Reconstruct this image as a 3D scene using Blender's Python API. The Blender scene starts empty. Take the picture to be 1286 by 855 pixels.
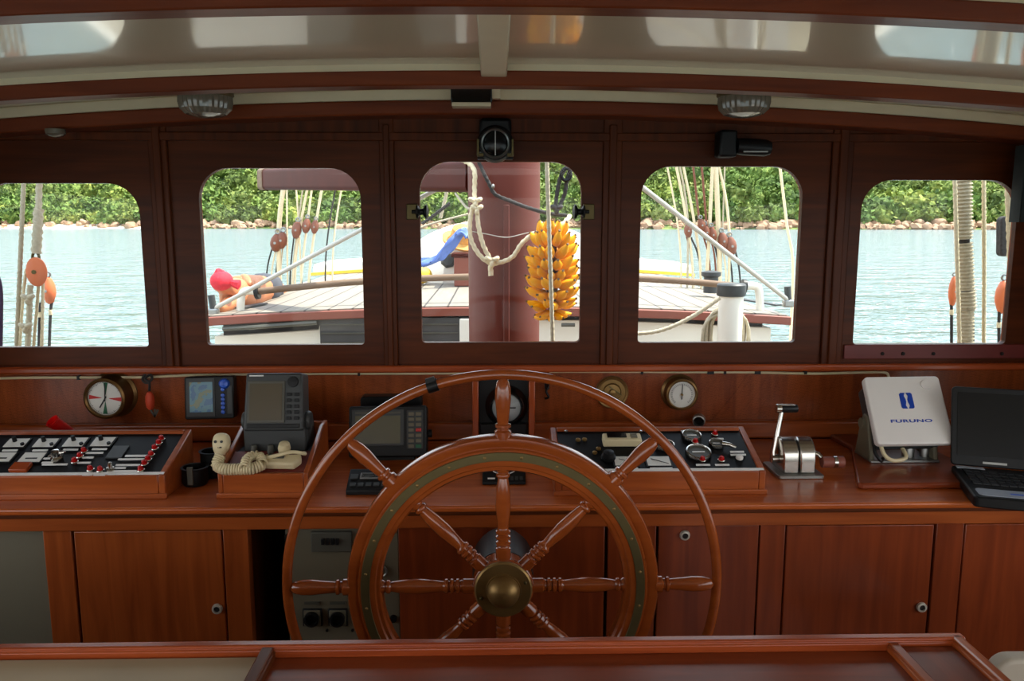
import bpy, bmesh, math, random
from mathutils import Vector, Matrix, Euler
random.seed(7)
C = bpy.context.scene.collection
scn = bpy.context.scene
PI = math.pi
def R(d): return math.radians(d)

# ------------------------------------------------------------------ camera
F, CX, CY = 1000.0, 643.0, 427.5
EYE = Vector((0, 0, 1.60))
CROT = Euler((R(90-8.5), 0, R(-1.25)), 'XYZ').to_matrix()
def ray(px, py): return CROT @ Vector(((px-CX)/F, -(py-CY)/F, -1.0))
def AY(px, py, Y):
    d = ray(px, py); return EYE + d*(Y/d.y)
def AZ(px, py, Z):
    d = ray(px, py); return EYE + d*((Z-EYE.z)/d.z)
def XY(px, Y, py=430): return AY(px, py, Y).x
def ZY(py, Y, px=630): return AY(px, py, Y).z
cd = bpy.data.cameras.new('camera'); cam = bpy.data.objects.new('camera', cd); C.objects.link(cam)
cam.location = EYE; cam.rotation_euler = (R(90-8.5), 0, R(-1.25))
cd.sensor_width = 36; cd.lens = F/1286*36; cd.clip_end = 3000; cd.clip_start = 0.02
scn.camera = cam

# ------------------------------------------------------------------ materials
def lin(c):
    c = c/255.0
    return c/12.92 if c <= .04045 else ((c+.055)/1.055)**2.4
def rgb(r, g, b): return (lin(r), lin(g), lin(b), 1)
def newmat(name):
    m = bpy.data.materials.new(name); m.use_nodes = True
    nt = m.node_tree; b = nt.nodes['Principled BSDF']
    return m, nt, b
def N(nt, t, **kw):
    n = nt.nodes.new(t)
    for k, v in kw.items(): setattr(n, k, v)
    return n
def plain(name, col, rough=.5, metal=0, coat=0, var=.12, scale=14, bump=0, spec=.5, coords='Object'):
    m, nt, b = newmat(name)
    tc = N(nt, 'ShaderNodeTexCoord'); no = N(nt, 'ShaderNodeTexNoise')
    no.inputs['Scale'].default_value = scale; no.inputs['Detail'].default_value = 4
    nt.links.new(tc.outputs[coords], no.inputs['Vector'])
    mx = N(nt, 'ShaderNodeMix', data_type='RGBA')
    mx.inputs[6].default_value = tuple(c*(1-var) for c in col[:3])+(1,)
    mx.inputs[7].default_value = tuple(min(1, c*(1+var)) for c in col[:3])+(1,)
    nt.links.new(no.outputs['Fac'], mx.inputs[0]); nt.links.new(mx.outputs[2], b.inputs['Base Color'])
    b.inputs['Roughness'].default_value = rough; b.inputs['Metallic'].default_value = metal
    b.inputs['Coat Weight'].default_value = coat; b.inputs['Coat Roughness'].default_value = .08
    b.inputs['Specular IOR Level'].default_value = spec
    if bump:
        bp = N(nt, 'ShaderNodeBump'); bp.inputs['Strength'].default_value = bump; bp.inputs['Distance'].default_value = .01
        nt.links.new(no.outputs['Fac'], bp.inputs['Height']); nt.links.new(bp.outputs[0], b.inputs['Normal'])
    return m
def wood(name, c1, c2, axis=0, rough=.28, coat=.22, scale=1.0, spec=.32, dark=None):
    """varnished timber, grain running along the given axis"""
    m, nt, b = newmat(name)
    tc = N(nt, 'ShaderNodeTexCoord'); mp = N(nt, 'ShaderNodeMapping')
    sc = [22*scale]*3; sc[axis] = 1.6*scale
    mp.inputs['Scale'].default_value = sc
    nt.links.new(tc.outputs['Object'], mp.inputs['Vector'])
    no = N(nt, 'ShaderNodeTexNoise'); no.inputs['Scale'].default_value = 1.6; no.inputs['Detail'].default_value = 6; no.inputs['Distortion'].default_value = .6
    nt.links.new(mp.outputs[0], no.inputs['Vector'])
    n2 = N(nt, 'ShaderNodeTexNoise'); n2.inputs['Scale'].default_value = 2.2; n2.inputs['Detail'].default_value = 2
    nt.links.new(tc.outputs['Object'], n2.inputs['Vector'])
    r = N(nt, 'ShaderNodeValToRGB'); r.color_ramp.elements[0].position = .3; r.color_ramp.elements[1].position = .72
    r.color_ramp.elements[0].color = c1; r.color_ramp.elements[1].color = c2
    ad = N(nt, 'ShaderNodeMath', operation='MULTIPLY_ADD'); ad.inputs[1].default_value = .65; 
    sb = N(nt, 'ShaderNodeMath', operation='MULTIPLY'); sb.inputs[1].default_value = .35
    nt.links.new(n2.outputs['Fac'], sb.inputs[0]); nt.links.new(sb.outputs[0], ad.inputs[2])
    nt.links.new(no.outputs['Fac'], ad.inputs[0]); nt.links.new(ad.outputs[0], r.inputs['Fac'])
    nt.links.new(r.outputs['Color'], b.inputs['Base Color'])
    b.inputs['Roughness'].default_value = rough; b.inputs['Coat Weight'].default_value = coat
    b.inputs['Coat Roughness'].default_value = .12; b.inputs['Specular IOR Level'].default_value = spec
    bp = N(nt, 'ShaderNodeBump'); bp.inputs['Strength'].default_value = .06; bp.inputs['Distance'].default_value = .004
    nt.links.new(no.outputs['Fac'], bp.inputs['Height']); nt.links.new(bp.outputs[0], b.inputs['Normal'])
    return m
def glassmat(name, tint=(.97, .985, .98), ior=1.2, rough=0.0):
    m = bpy.data.materials.new(name); m.use_nodes = True; nt = m.node_tree; nt.nodes.clear()
    o = N(nt, 'ShaderNodeOutputMaterial'); mx = N(nt, 'ShaderNodeMixShader')
    t = N(nt, 'ShaderNodeBsdfTransparent'); t.inputs[0].default_value = tint+(1,)
    g = N(nt, 'ShaderNodeBsdfGlossy'); g.inputs['Roughness'].default_value = rough
    fr = N(nt, 'ShaderNodeFresnel'); fr.inputs[0].default_value = ior
    nt.links.new(fr.outputs[0], mx.inputs[0]); nt.links.new(t.outputs[0], mx.inputs[1]); nt.links.new(g.outputs[0], mx.inputs[2])
    nt.links.new(mx.outputs[0], o.inputs[0])
    return m
MAH1, MAH2 = rgb(120, 51, 19), rgb(174, 88, 38)
M = {}
for ax, nm in enumerate('xyz'):
    M['wood_'+nm] = wood('mahogany_'+nm, MAH1, MAH2, ax)
    M['dark_'+nm] = wood('dark_mahogany_'+nm, rgb(62, 26, 8), rgb(102, 48, 18), ax, rough=.42, coat=.03, spec=.16)  # darker wood; part of the upper bulkhead's dimness is put into this colour
    M['trim_'+nm] = wood('orange_mahogany_'+nm, rgb(128, 50, 20), rgb(178, 84, 40), ax, rough=.25)
    M['red_'+nm] = wood('red_mahogany_'+nm, rgb(102, 41, 18), rgb(144, 64, 29), ax)
    M['counter_'+nm] = wood('counter_mahogany_'+nm, rgb(150, 66, 24), rgb(200, 104, 46), ax, rough=.26)  # lighter copy of the mahogany, with window light on the counter mixed in
    M['beam_'+nm] = wood('beam_mahogany_'+nm, rgb(92, 38, 17), rgb(128, 60, 28), ax, rough=.4, coat=.05, spec=.25)
M['wheel'] = wood('wheel_varnished_teak', rgb(126, 55, 19), rgb(168, 84, 35), 0, rough=.2, coat=.7, scale=.6)
M['cream'] = plain('cream_gloss_paint', rgb(206, 190, 162), rough=.3, coat=1, var=.04, scale=5, bump=.02)
M['cream'].node_tree.nodes['Principled BSDF'].inputs['Coat Roughness'].default_value = .065
M['cream'].node_tree.nodes['Principled BSDF'].inputs['Coat IOR'].default_value = 1.6
M['cream_matt'] = plain('cream_beam_paint', rgb(214, 200, 168), rough=.35, var=.06)
M['brass'] = plain('aged_brass', rgb(140, 110, 64), rough=.42, metal=.7, var=.2, scale=30)
M['brass_case'] = plain('brown_brass', rgb(122, 92, 54), rough=.36, metal=.8, var=.2, scale=30)
M['brass_dull'] = plain('tarnished_brass', rgb(104, 92, 58), rough=.5, metal=.7, var=.2, scale=30)
M['chrome'] = plain('brushed_steel', rgb(200, 196, 188), rough=.22, metal=1, var=.08)
M['steel_dull'] = plain('dull_steel', rgb(150, 150, 146), rough=.4, metal=.9, var=.1)
M['lock_metal'] = plain('bright_lock_metal', rgb(196, 190, 176), rough=.35, metal=.3)
M['silver_plastic'] = plain('silver_plastic', rgb(160, 166, 176), rough=.4, metal=.2)
M['black'] = plain('black_plastic', rgb(15, 15, 16), rough=.45, var=.15, spec=.3)
M['black_gloss'] = plain('black_gloss', rgb(12, 12, 13), rough=.12, var=.1)
M['panel_black'] = plain('black_laminate', rgb(16, 16, 18), rough=.5, var=.1, spec=.15)
M['charcoal'] = plain('charcoal_casing', rgb(52, 54, 54), rough=.5, var=.08)
M['grey'] = plain('grey_green_paint', rgb(106, 99, 80), rough=.55, var=.08, scale=5)
M['grey_dark'] = plain('grey_dark_paint', rgb(78, 76, 66), rough=.5)
M['warm_grey'] = plain('warm_grey_plastic', rgb(176, 166, 150), rough=.5)
M['white'] = plain('white_plastic', rgb(226, 220, 214), rough=.35, var=.03)
M['white_face'] = plain('white_dial', rgb(216, 214, 206), rough=.5, var=.03)
M['bone'] = plain('cream_plastic', rgb(216, 200, 160), rough=.45, var=.06)
M['strip'] = plain('white_label_strip', rgb(224, 222, 218), rough=.4, var=.03)
M['redbtn'] = plain('red_button', rgb(176, 20, 18), rough=.25, var=.08)
M['redplastic'] = plain('red_plastic', rgb(214, 20, 18), rough=.3, var=.08)
M['green'] = plain('green_ink', rgb(20, 96, 60), rough=.5)
M['red_ink'] = plain('red_ink', rgb(190, 30, 26), rough=.5)
M['ink'] = plain('black_ink', rgb(20, 20, 20), rough=.5)
M['blue_ink'] = plain('blue_ink', rgb(14, 60, 160), rough=.4, var=.04)
M['bluebtn'] = plain('blue_button', rgb(40, 90, 200), rough=.3)
M['olive_screen'] = plain('unlit_lcd', rgb(94, 90, 70), rough=.2, var=.05)
M['brown_screen'] = plain('unlit_brown_lcd', rgb(84, 74, 56), rough=.2, var=.05)
M['grey_screen'] = plain('dark_lcd', rgb(13, 14, 15), rough=.25, var=.05, spec=.3)
M['orange'] = plain('orange_foam', rgb(206, 70, 36), rough=.6)
M['maroon_mat'] = plain('maroon_leathercloth', rgb(108, 36, 30), rough=.45)
M['glass'] = glassmat('window_glass')
M['dial_glass'] = glassmat('dial_glass', ior=1.3)
M['dial_grey'] = plain('pale_dial', rgb(170, 172, 172), rough=.4, var=.15, scale=30)
M['frost'] = plain('ribbed_lamp_glass', rgb(118, 110, 96), rough=.15, var=.2, scale=60, coat=.5)
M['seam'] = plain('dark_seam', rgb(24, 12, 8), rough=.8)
M['mast'] = plain('oxblood_mast_paint', rgb(100, 45, 34), rough=.5, var=.06, scale=3, spec=.3)
M['boom'] = plain('oxblood_boom_paint', rgb(72, 24, 14), rough=.5, var=.35, scale=6, spec=.14)
M['rope'] = plain('cream_rope', rgb(222, 206, 170), rough=.9, var=.18, scale=90, bump=.5)
M['rope_grey'] = plain('weathered_rope', rgb(184, 172, 146), rough=.9, var=.2, scale=90, bump=.5)
M['rope_dark'] = plain('dark_tarred_rope', rgb(52, 48, 46), rough=.85, var=.3, scale=60, bump=.5)
M['wire'] = plain('pale_wire', rgb(190, 186, 176), rough=.5, metal=.3)
M['block_orange'] = plain('orange_varnished_block', rgb(212, 112, 66), rough=.45, var=.15, scale=20)
M['block_brown'] = plain('brown_block', rgb(120, 66, 42), rough=.5, var=.25, scale=12)
M['outwhite'] = plain('white_deck_paint', rgb(232, 228, 214), rough=.5, var=.03, scale=2)
M['outdark'] = plain('dark_house_tone', rgb(62, 60, 58), rough=.6, var=.3, scale=4)
M['roof_edge'] = plain('rust_red_edge_paint', rgb(132, 70, 54), rough=.55, var=.15, scale=5)
M['rail'] = wood('weathered_rail', rgb(104, 82, 64), rgb(142, 118, 96), 0, rough=.7, coat=0)
M['yellow'] = plain('yellow_trim', rgb(236, 196, 60), rough=.6)
M['tarp'] = plain('white_tarpaulin', rgb(236, 232, 222), rough=.7, var=.05, scale=2)
M['bluecloth'] = plain('blue_cloth', rgb(96, 124, 196), rough=.8, var=.25, scale=9)
M['redcloth'] = plain('red_bandana', rgb(214, 36, 54), rough=.8, var=.45, scale=40)
M['skin'] = plain('tanned_skin', rgb(190, 116, 72), rough=.5, var=.06)
M['shorts'] = plain('charcoal_shorts', rgb(64, 66, 74), rough=.8)
M['banana'] = plain('ripe_banana', rgb(236, 163, 8), rough=.6, spec=.2, var=.2, scale=22)
M['banana_tip'] = plain('banana_tip', rgb(96, 66, 26), rough=.7)
M['straw'] = plain('straw', rgb(214, 160, 84), rough=.9, var=.4, scale=40, bump=.8)
M['paper'] = plain('worn_chart_paper', rgb(168, 150, 122), rough=.55, var=.16, scale=5)
M['purple'] = plain('dark_purple_strap', rgb(56, 34, 66), rough=.6)
M['darkcloth'] = plain('dark_green_cloth', rgb(40, 48, 48), rough=.9, var=.3, scale=40)
M['keys'] = plain('laptop_keys', rgb(34, 35, 37), rough=.5)
M['floor'] = wood('floor_boards', rgb(92, 44, 24), rgb(130, 66, 36), 1, rough=.4)
M['trunk'] = plain('tree_bark', rgb(110, 90, 70), rough=.9)
# stain-flecked LCD map
def mapmat():
    m, nt, b = newmat('chart_plotter_map')
    tc = N(nt, 'ShaderNodeTexCoord'); no = N(nt, 'ShaderNodeTexNoise'); no.inputs['Scale'].default_value = 26; no.inputs['Detail'].default_value = 3
    nt.links.new(tc.outputs['Object'], no.inputs['Vector'])
    r = N(nt, 'ShaderNodeValToRGB'); r.color_ramp.interpolation = 'CONSTANT'
    e = r.color_ramp.elements; e[0].color = rgb(34, 84, 122); e[1].position = .46; e[1].color = rgb(66, 112, 126)
    x = e.new(.56); x.color = rgb(98, 106, 76)
    nt.links.new(no.outputs['Fac'], r.inputs['Fac']); nt.links.new(r.outputs['Color'], b.inputs['Base Color'])
    nt.links.new(r.outputs['Color'], b.inputs['Emission Color']); b.inputs['Emission Strength'].default_value = .05
    b.inputs['Roughness'].default_value = .25
    return m
M['map'] = mapmat()
def planks(name, c, seam, pitch, axis='X', frac=.07, rough=.7):
    m, nt, b = newmat(name)
    tc = N(nt, 'ShaderNodeTexCoord'); sp = N(nt, 'ShaderNodeSeparateXYZ'); nt.links.new(tc.outputs['Object'], sp.inputs[0])
    dv = N(nt, 'ShaderNodeMath', operation='DIVIDE'); dv.inputs[1].default_value = pitch; nt.links.new(sp.outputs[axis], dv.inputs[0])
    fr = N(nt, 'ShaderNodeMath', operation='FRACT'); nt.links.new(dv.outputs[0], fr.inputs[0])
    lt = N(nt, 'ShaderNodeMath', operation='LESS_THAN'); lt.inputs[1].default_value = frac; nt.links.new(fr.outputs[0], lt.inputs[0])
    mp = N(nt, 'ShaderNodeMapping'); mp.inputs['Scale'].default_value = (14, 1.2, 14) if axis == 'X' else (1.2, 14, 14)
    nt.links.new(tc.outputs['Object'], mp.inputs[0])
    no = N(nt, 'ShaderNodeTexNoise'); no.inputs['Scale'].default_value = 2; no.inputs['Detail'].default_value = 5; nt.links.new(mp.outputs[0], no.inputs['Vector'])
    mx = N(nt, 'ShaderNodeMix', data_type='RGBA'); mx.inputs[6].default_value = tuple(v*.72 for v in c[:3])+(1,); mx.inputs[7].default_value = tuple(min(1, v*1.2) for v in c[:3])+(1,)
    nt.links.new(no.outputs['Fac'], mx.inputs[0])
    m2 = N(nt, 'ShaderNodeMix', data_type='RGBA'); m2.inputs[7].default_value = seam
    nt.links.new(lt.outputs[0], m2.inputs[0]); nt.links.new(mx.outputs[2], m2.inputs[6]); nt.links.new(m2.outputs[2], b.inputs['Base Color'])
    b.inputs['Roughness'].default_value = rough
    return m
M['deckplanks'] = planks('weathered_roof_planks', rgb(136, 127, 113), rgb(62, 54, 48), .15, frac=.085)
M['splash'] = None
def watermat():
    m, nt, b = newmat('sea_water')
    tc = N(nt, 'ShaderNodeTexCoord')
    n1 = N(nt, 'ShaderNodeTexNoise'); n1.inputs['Scale'].default_value = .6; n1.inputs['Detail'].default_value = 4; n1.inputs['Roughness'].default_value = .6
    mp = N(nt, 'ShaderNodeMapping'); mp.inputs['Scale'].default_value = (.55, 1.0, 1); nt.links.new(tc.outputs['Object'], mp.inputs[0]); nt.links.new(mp.outputs[0], n1.inputs['Vector'])
    bp = N(nt, 'ShaderNodeBump'); bp.inputs['Strength'].default_value = 1; bp.inputs['Distance'].default_value = 1.3
    nt.links.new(n1.outputs['Fac'], bp.inputs['Height']); nt.links.new(bp.outputs[0], b.inputs['Normal'])
    b.inputs['Base Color'].default_value = rgb(112, 131, 132); b.inputs['Roughness'].default_value = .12; b.inputs['IOR'].default_value = 1.33
    return m
M['water'] = watermat()
def leafmat(name, a, b_, c, scale, tinted=False):
    m, nt, b = newmat(name)
    g = N(nt, 'ShaderNodeTexCoord')
    n1 = N(nt, 'ShaderNodeTexNoise'); n1.inputs['Scale'].default_value = scale; n1.inputs['Detail'].default_value = 3
    n2 = N(nt, 'ShaderNodeTexNoise'); n2.inputs['Scale'].default_value = scale*.11; n2.inputs['Detail'].default_value = 2
    nt.links.new(g.outputs['Object'], n1.inputs['Vector']); nt.links.new(g.outputs['Object'], n2.inputs['Vector'])
    ad = N(nt, 'ShaderNodeMath', operation='ADD'); nt.links.new(n1.outputs['Fac'], ad.inputs[0]); nt.links.new(n2.outputs['Fac'], ad.inputs[1])
    hf = N(nt, 'ShaderNodeMath', operation='MULTIPLY'); hf.inputs[1].default_value = .5; nt.links.new(ad.outputs[0], hf.inputs[0])
    r = N(nt, 'ShaderNodeValToRGB'); e = r.color_ramp.elements
    e[0].position = .38; e[0].color = a; e[1].position = .63; e[1].color = c; x = e.new(.5); x.color = b_
    nt.links.new(hf.outputs[0], r.inputs['Fac'])
    at = N(nt, 'ShaderNodeAttribute'); at.attribute_name = 'species'
    hs = N(nt, 'ShaderNodeMix', data_type='RGBA', blend_type='MULTIPLY'); hs.inputs[0].default_value = 1 if tinted else 0
    nt.links.new(r.outputs['Color'], hs.inputs[6]); nt.links.new(at.outputs['Color'], hs.inputs[7]); nt.links.new(hs.outputs[2], b.inputs['Base Color'])
    b.inputs['Roughness'].default_value = .8; b.inputs['Specular IOR Level'].default_value = .2
    bp = N(nt, 'ShaderNodeBump'); bp.inputs['Strength'].default_value = 1; bp.inputs['Distance'].default_value = .8
    nt.links.new(n1.outputs['Fac'], bp.inputs['Height']); nt.links.new(bp.outputs[0], b.inputs['Normal'])
    return m
M['leaf'] = leafmat('hillside_leaves', rgb(76, 94, 52), rgb(104, 124, 62), rgb(138, 147, 82), .7, True)  # distance haze is put into these paler, low-contrast greens
M['hill'] = leafmat('hill_scrub', rgb(50, 66, 36), rgb(84, 104, 50), rgb(130, 138, 76), .6)
M['rock'] = plain('pink_granite', rgb(164, 132, 104), rough=.85, var=.3, scale=.5, bump=.4)
M['sand'] = plain('pale_sand', rgb(226, 214, 190), rough=.9, var=.06, scale=.3)

# ------------------------------------------------------------------ mesh builder
MW = {}
def mw(o): return MW.get(o.name, Matrix())
class MB:
    def __init__(s): s.v = []; s.f = []; s.mi = []
    def add(s, vs, fs, mi=0):
        n = len(s.v); s.v += [Vector(v) for v in vs]
        for f in fs: s.f.append(tuple(i+n for i in f)); s.mi.append(mi)
        return s
    def box(s, c, d, rot=None, mi=0):
        hx, hy, hz = d[0]/2, d[1]/2, d[2]/2
        vs = [Vector((x, y, z)) for x in (-hx, hx) for y in (-hy, hy) for z in (-hz, hz)]
        if rot is not None:
            m = rot if isinstance(rot, Matrix) else Euler(rot).to_matrix()
            vs = [m @ v for v in vs]
        c = Vector(c)
        return s.add([v+c for v in vs], [(0, 1, 3, 2), (4, 6, 7, 5), (0, 4, 5, 1), (2, 3, 7, 6), (0, 2, 6, 4), (1, 5, 7, 3)], mi)
    def b2(s, x0, x1, y0, y1, z0, z1, mi=0):
        return s.box(((x0+x1)/2, (y0+y1)/2, (z0+z1)/2), (abs(x1-x0), abs(y1-y0), abs(z1-z0)), None, mi)
    def hexa(s, a, b, mi=0):
        """a, b: four points each, matching order"""
        n = len(a)
        vs = list(a)+list(b)
        fs = [tuple(range(n-1, -1, -1)), tuple(range(n, 2*n))]
        for i in range(n): j = (i+1) % n; fs.append((i, j, n+j, n+i))
        return s.add(vs, fs, mi)
    def prism(s, poly, o, u, v, n, d, mi=0):
        o, u, v, n = Vector(o), Vector(u), Vector(v), Vector(n)
        a = [o+u*p[0]+v*p[1] for p in poly]
        return s.hexa(a, [q+n*d for q in a], mi)
    def lathe(s, prof, o=(0, 0, 0), ax=(0, 0, 1), seg=24, closed=False, mi=0, caps=True):
        o = Vector(o); ax = Vector(ax).normalized()
        q = ax.to_track_quat('Z', 'Y').to_matrix()
        vs, fs = [], []
        for (r, h) in prof:
            for k in range(seg):
                a = 2*PI*k/seg; vs.append(o+q @ Vector((max(r, 1e-5)*math.cos(a), max(r, 1e-5)*math.sin(a), h)))
        m = len(prof)
        for i in range(m if closed else m-1):
            i2 = (i+1) % m
            for k in range(seg):
                k2 = (k+1) % seg; fs.append((i*seg+k, i*seg+k2, i2*seg+k2, i2*seg+k))
        if not closed and caps:
            fs.append(tuple(range(seg-1, -1, -1))); fs.append(tuple((m-1)*seg+k for k in range(seg)))
        return s.add(vs, fs, mi)
    def cyl(s, p0, p1, r0, r1=None, seg=16, mi=0):
        p0, p1 = Vector(p0), Vector(p1); d = p1-p0
        return s.lathe([(r0, 0), (r0 if r1 is None else r1, d.length)], p0, d, seg, mi=mi)
    def tube(s, pts, r, seg=8, closed=False, mi=0):
        pts = [Vector(p) for p in pts]; n = len(pts)
        rs = r if isinstance(r, (list, tuple)) else [r]*n
        vs, fs = [], []; up = None
        for i, p in enumerate(pts):
            a = pts[(i-1) % n] if (closed or i) else p
            b = pts[(i+1) % n] if (closed or i < n-1) else p
            t = (b-a).normalized()
            if up is None: up = Vector((0, 0, 1)) if abs(t.z) < .9 else Vector((1, 0, 0))
            x = t.cross(up)
            if x.length < 1e-6: x = t.cross(Vector((.3, 1, .2)))
            x.normalize(); y = x.cross(t).normalized(); up = y
            for k in range(seg):
                an = 2*PI*k/seg; vs.append(p+(x*math.cos(an)+y*math.sin(an))*rs[i])
        for i in range(n if closed else n-1):
            j = (i+1) % n
            for k in range(seg):
                k2 = (k+1) % seg; fs.append((i*seg+k, i*seg+k2, j*seg+k2, j*seg+k))
        if not closed: fs.append(tuple(range(seg-1, -1, -1))); fs.append(tuple((n-1)*seg+k for k in range(seg)))
        return s.add(vs, fs, mi)
    def sphere(s, c, r, seg=16, rings=10, mi=0):
        c = Vector(c); r = Vector((r, r, r)) if not hasattr(r, '__len__') else Vector(r)
        prof = [(math.sin(PI*i/rings), -math.cos(PI*i/rings)) for i in range(rings+1)]
        t = MB().lathe(prof, seg=seg, caps=False)
        return s.add([c+Vector((v.x*r.x, v.y*r.y, v.z*r.z)) for v in t.v], t.f, mi)
    def ring(s, outer, hole, o, u, v, n, d, mi=0):
        """plate with a hole; outer = (x0,x1,z0,z1), hole = closed polyline"""
        cx = sum(p[0] for p in hole)/len(hole); cy = sum(p[1] for p in hole)/len(hole)
        x0, x1, z0, z1 = outer
        an = [2*PI*k/160 for k in range(160)]
        an += [math.atan2(z-cy, x-cx) % (2*PI) for x in (x0, x1) for z in (z0, z1)]
        an += [math.atan2(p[1]-cy, p[0]-cx) % (2*PI) for p in hole]
        an = sorted(set(round(a, 5) for a in an))
        def hit(poly, a):
            dx, dy = math.cos(a), math.sin(a); best = None
            for i in range(len(poly)):
                ax, ay = poly[i][0]-cx, poly[i][1]-cy; bx, by = poly[(i+1) % len(poly)][0]-cx, poly[(i+1) % len(poly)][1]-cy
                ex, ey = bx-ax, by-ay; den = dx*ey-dy*ex
                if abs(den) < 1e-12: continue
                t = (ax*ey-ay*ex)/den; w = (ax*dy-ay*dx)/den
                if t > 0 and -1e-6 <= w <= 1+1e-6: best = t if best is None else max(best, t)
            return (cx+dx*best, cy+dy*best)
        rect = [(x0, z0), (x1, z0), (x1, z1), (x0, z1)]
        H = [hit(hole, a) for a in an]; O = [hit(rect, a) for a in an]; m = len(an)
        o, u, v, n = Vector(o), Vector(u), Vector(v), Vector(n)
        P = lambda p, k: o+u*p[0]+v*p[1]+n*(d*k)
        vs = [P(p, 0) for p in H]+[P(p, 0) for p in O]+[P(p, 1) for p in H]+[P(p, 1) for p in O]
        fs = []
        for i in range(m):
            j = (i+1) % m
            fs += [(i, j, m+j, m+i), (2*m+i, 3*m+i, 3*m+j, 2*m+j), (i, 2*m+i, 2*m+j, j), (m+i, m+j, 3*m+j, 3*m+i)]
        return s.add(vs, fs, mi)
    def build(s, name, mat, parent=None, bevel=0, seg=2, smooth=38, sub=0, world=False, loc=None):
        vs = s.v
        if world and parent is not None:
            im = mw(parent).inverted(); vs = [im @ v for v in vs]
        if loc is not None: vs = [v-Vector(loc) for v in vs]
        me = bpy.data.meshes.new(name); me.from_pydata([tuple(v) for v in vs], [], s.f)
        ms = mat if isinstance(mat, (list, tuple)) else [mat]
        for x in ms: me.materials.append(M[x] if isinstance(x, str) else x)
        for p, k in zip(me.polygons, s.mi): p.material_index = k
        bm = bmesh.new(); bm.from_mesh(me); bmesh.ops.recalc_face_normals(bm, faces=bm.faces); bm.to_mesh(me); bm.free()
        for p in me.polygons: p.use_smooth = True
        me.set_sharp_from_angle(angle=R(smooth))
        o = bpy.data.objects.new(name, me); C.objects.link(o)
        if parent is not None: o.parent = parent
        if loc is not None: o.location = loc
        if bevel:
            b = o.modifiers.new('bevel', 'BEVEL'); b.width = bevel; b.segments = seg; b.limit_method = 'ANGLE'; b.angle_limit = R(40)
        if sub:
            b = o.modifiers.new('sub', 'SUBSURF'); b.levels = sub; b.render_levels = sub
        m = mw(parent) if parent is not None else Matrix()
        MW[o.name] = m @ Matrix.Translation(Vector(loc)) if loc is not None else m.copy()
        return o
def tag(o, label, cat, group=None, kind=None):
    o['label'] = label; o['category'] = cat
    if group: o['group'] = group
    if kind: o['kind'] = kind
    return o
def thing(name, label, cat, loc=(0, 0, 0), rot=(0, 0, 0), group=None, kind=None):
    o = bpy.data.objects.new(name, None); C.objects.link(o); o.empty_display_size = .05
    o.location = loc; o.rotation_euler = rot
    MW[o.name] = Matrix.LocRotScale(Vector(loc), Euler(rot), None)
    return tag(o, label, cat, group, kind)
def struct(o, label=None, cat=None):
    o['kind'] = 'structure'
    if label: o['label'] = label; o['category'] = cat
    return o
def solo(mb, name, mat, label, cat, loc, group=None, **kw):
    """a thing that is one mesh, built in world coordinates with its origin at loc"""
    return tag(mb.build(name, mat, None, loc=loc, **kw), label, cat, group)
def catmull(pts, n=8, closed=False):
    pts = [Vector(p) for p in pts]; out = []; m = len(pts)
    for i in range(m if closed else m-1):
        g = lambda k: pts[k % m] if closed else pts[max(0, min(m-1, k))]
        p0, p1, p2, p3 = g(i-1), g(i), g(i+1), g(i+2)
        for k in range(n):
            t = k/n; out.append(.5*((2*p1)+(-p0+p2)*t+(2*p0-5*p1+4*p2-p3)*t*t+(-p0+3*p1-3*p2+p3)*t**3))
    if not closed: out.append(pts[-1])
    return out
def rrect(x0, x1, z0, z1, rt, rb=None, n=8):
    rb = rt if rb is None else rb; p = []
    for (cx, cz, a0, r) in ((x1-rb, z0+rb, -90, rb), (x1-rt, z1-rt, 0, rt), (x0+rt, z1-rt, 90, rt), (x0+rb, z0+rb, 180, rb)):
        for k in range(n+1):
            a = R(a0+90*k/n); p.append((cx+r*math.cos(a), cz+r*math.sin(a)))
    return p
# ================================================================== THE WHEELHOUSE SHELL
YW = 2.58                        # inner face of the forward bulkhead
SX = 1.87                        # half width of the wheelhouse
def cz(x): return 1.995-x*x/37
def rise(Y): return .072*min(.73, max(0, 2.10-Y))      # the deckhead lifts gently going aft
def slab(Y0, Y1, d0, d1, x0=-SX, x1=SX, n=48, dz=None):
    a0, a1 = (rise(Y0), rise(Y1)) if dz is None else (dz, dz)
    mb = MB(); vs = []; fs = []
    for i in range(n+1):
        x = x0+(x1-x0)*i/n; z = cz(x)
        vs += [(x, Y0, z-d0+a0), (x, Y1, z-d0+a1), (x, Y1, z-d1+a1), (x, Y0, z-d1+a0)]
    for i in range(n):
        a, b = 4*i, 4*i+4
        for k in range(4): fs.append((a+k, a+(k+1) % 4, b+(k+1) % 4, b+k))
    fs += [(0, 1, 2, 3), (4*n+3, 4*n+2, 4*n+1, 4*n)]
    return mb.add(vs, fs)
ce = MB()
for ya, yb_ in ((-1.7, 1.37), (1.37, 2.10), (2.10, 2.95)):
    q = slab(ya, yb_, -.06, 0, -2.45, 2.45); ce.add(q.v, q.f)  # unseen eaves past the walls, added to keep the sun out
struct(ce.build('ceiling', 'cream', smooth=10))
nt_ = 0
def trim(mb, mat, **kw):
    global nt_; nt_ += 1
    return struct(mb.build('trim_%d' % nt_, mat, None, **kw))
for Yb in (2.10, 1.515, .83, .1, -.65):
    trim(slab(Yb, Yb+.06, 0, .016, dz=rise(Yb)), 'cream_matt')                 # painted strip along the top of each deck beam
    trim(slab(Yb-.004, Yb+.06, .016, .053, dz=rise(Yb)), 'beam_x', bevel=.004)   # varnished beam
trim(slab(2.485, 2.62, 0, .033), 'cream_matt', bevel=.003)
trim(slab(2.475, 2.62, .033, .076), 'beam_x', bevel=.006)
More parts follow.
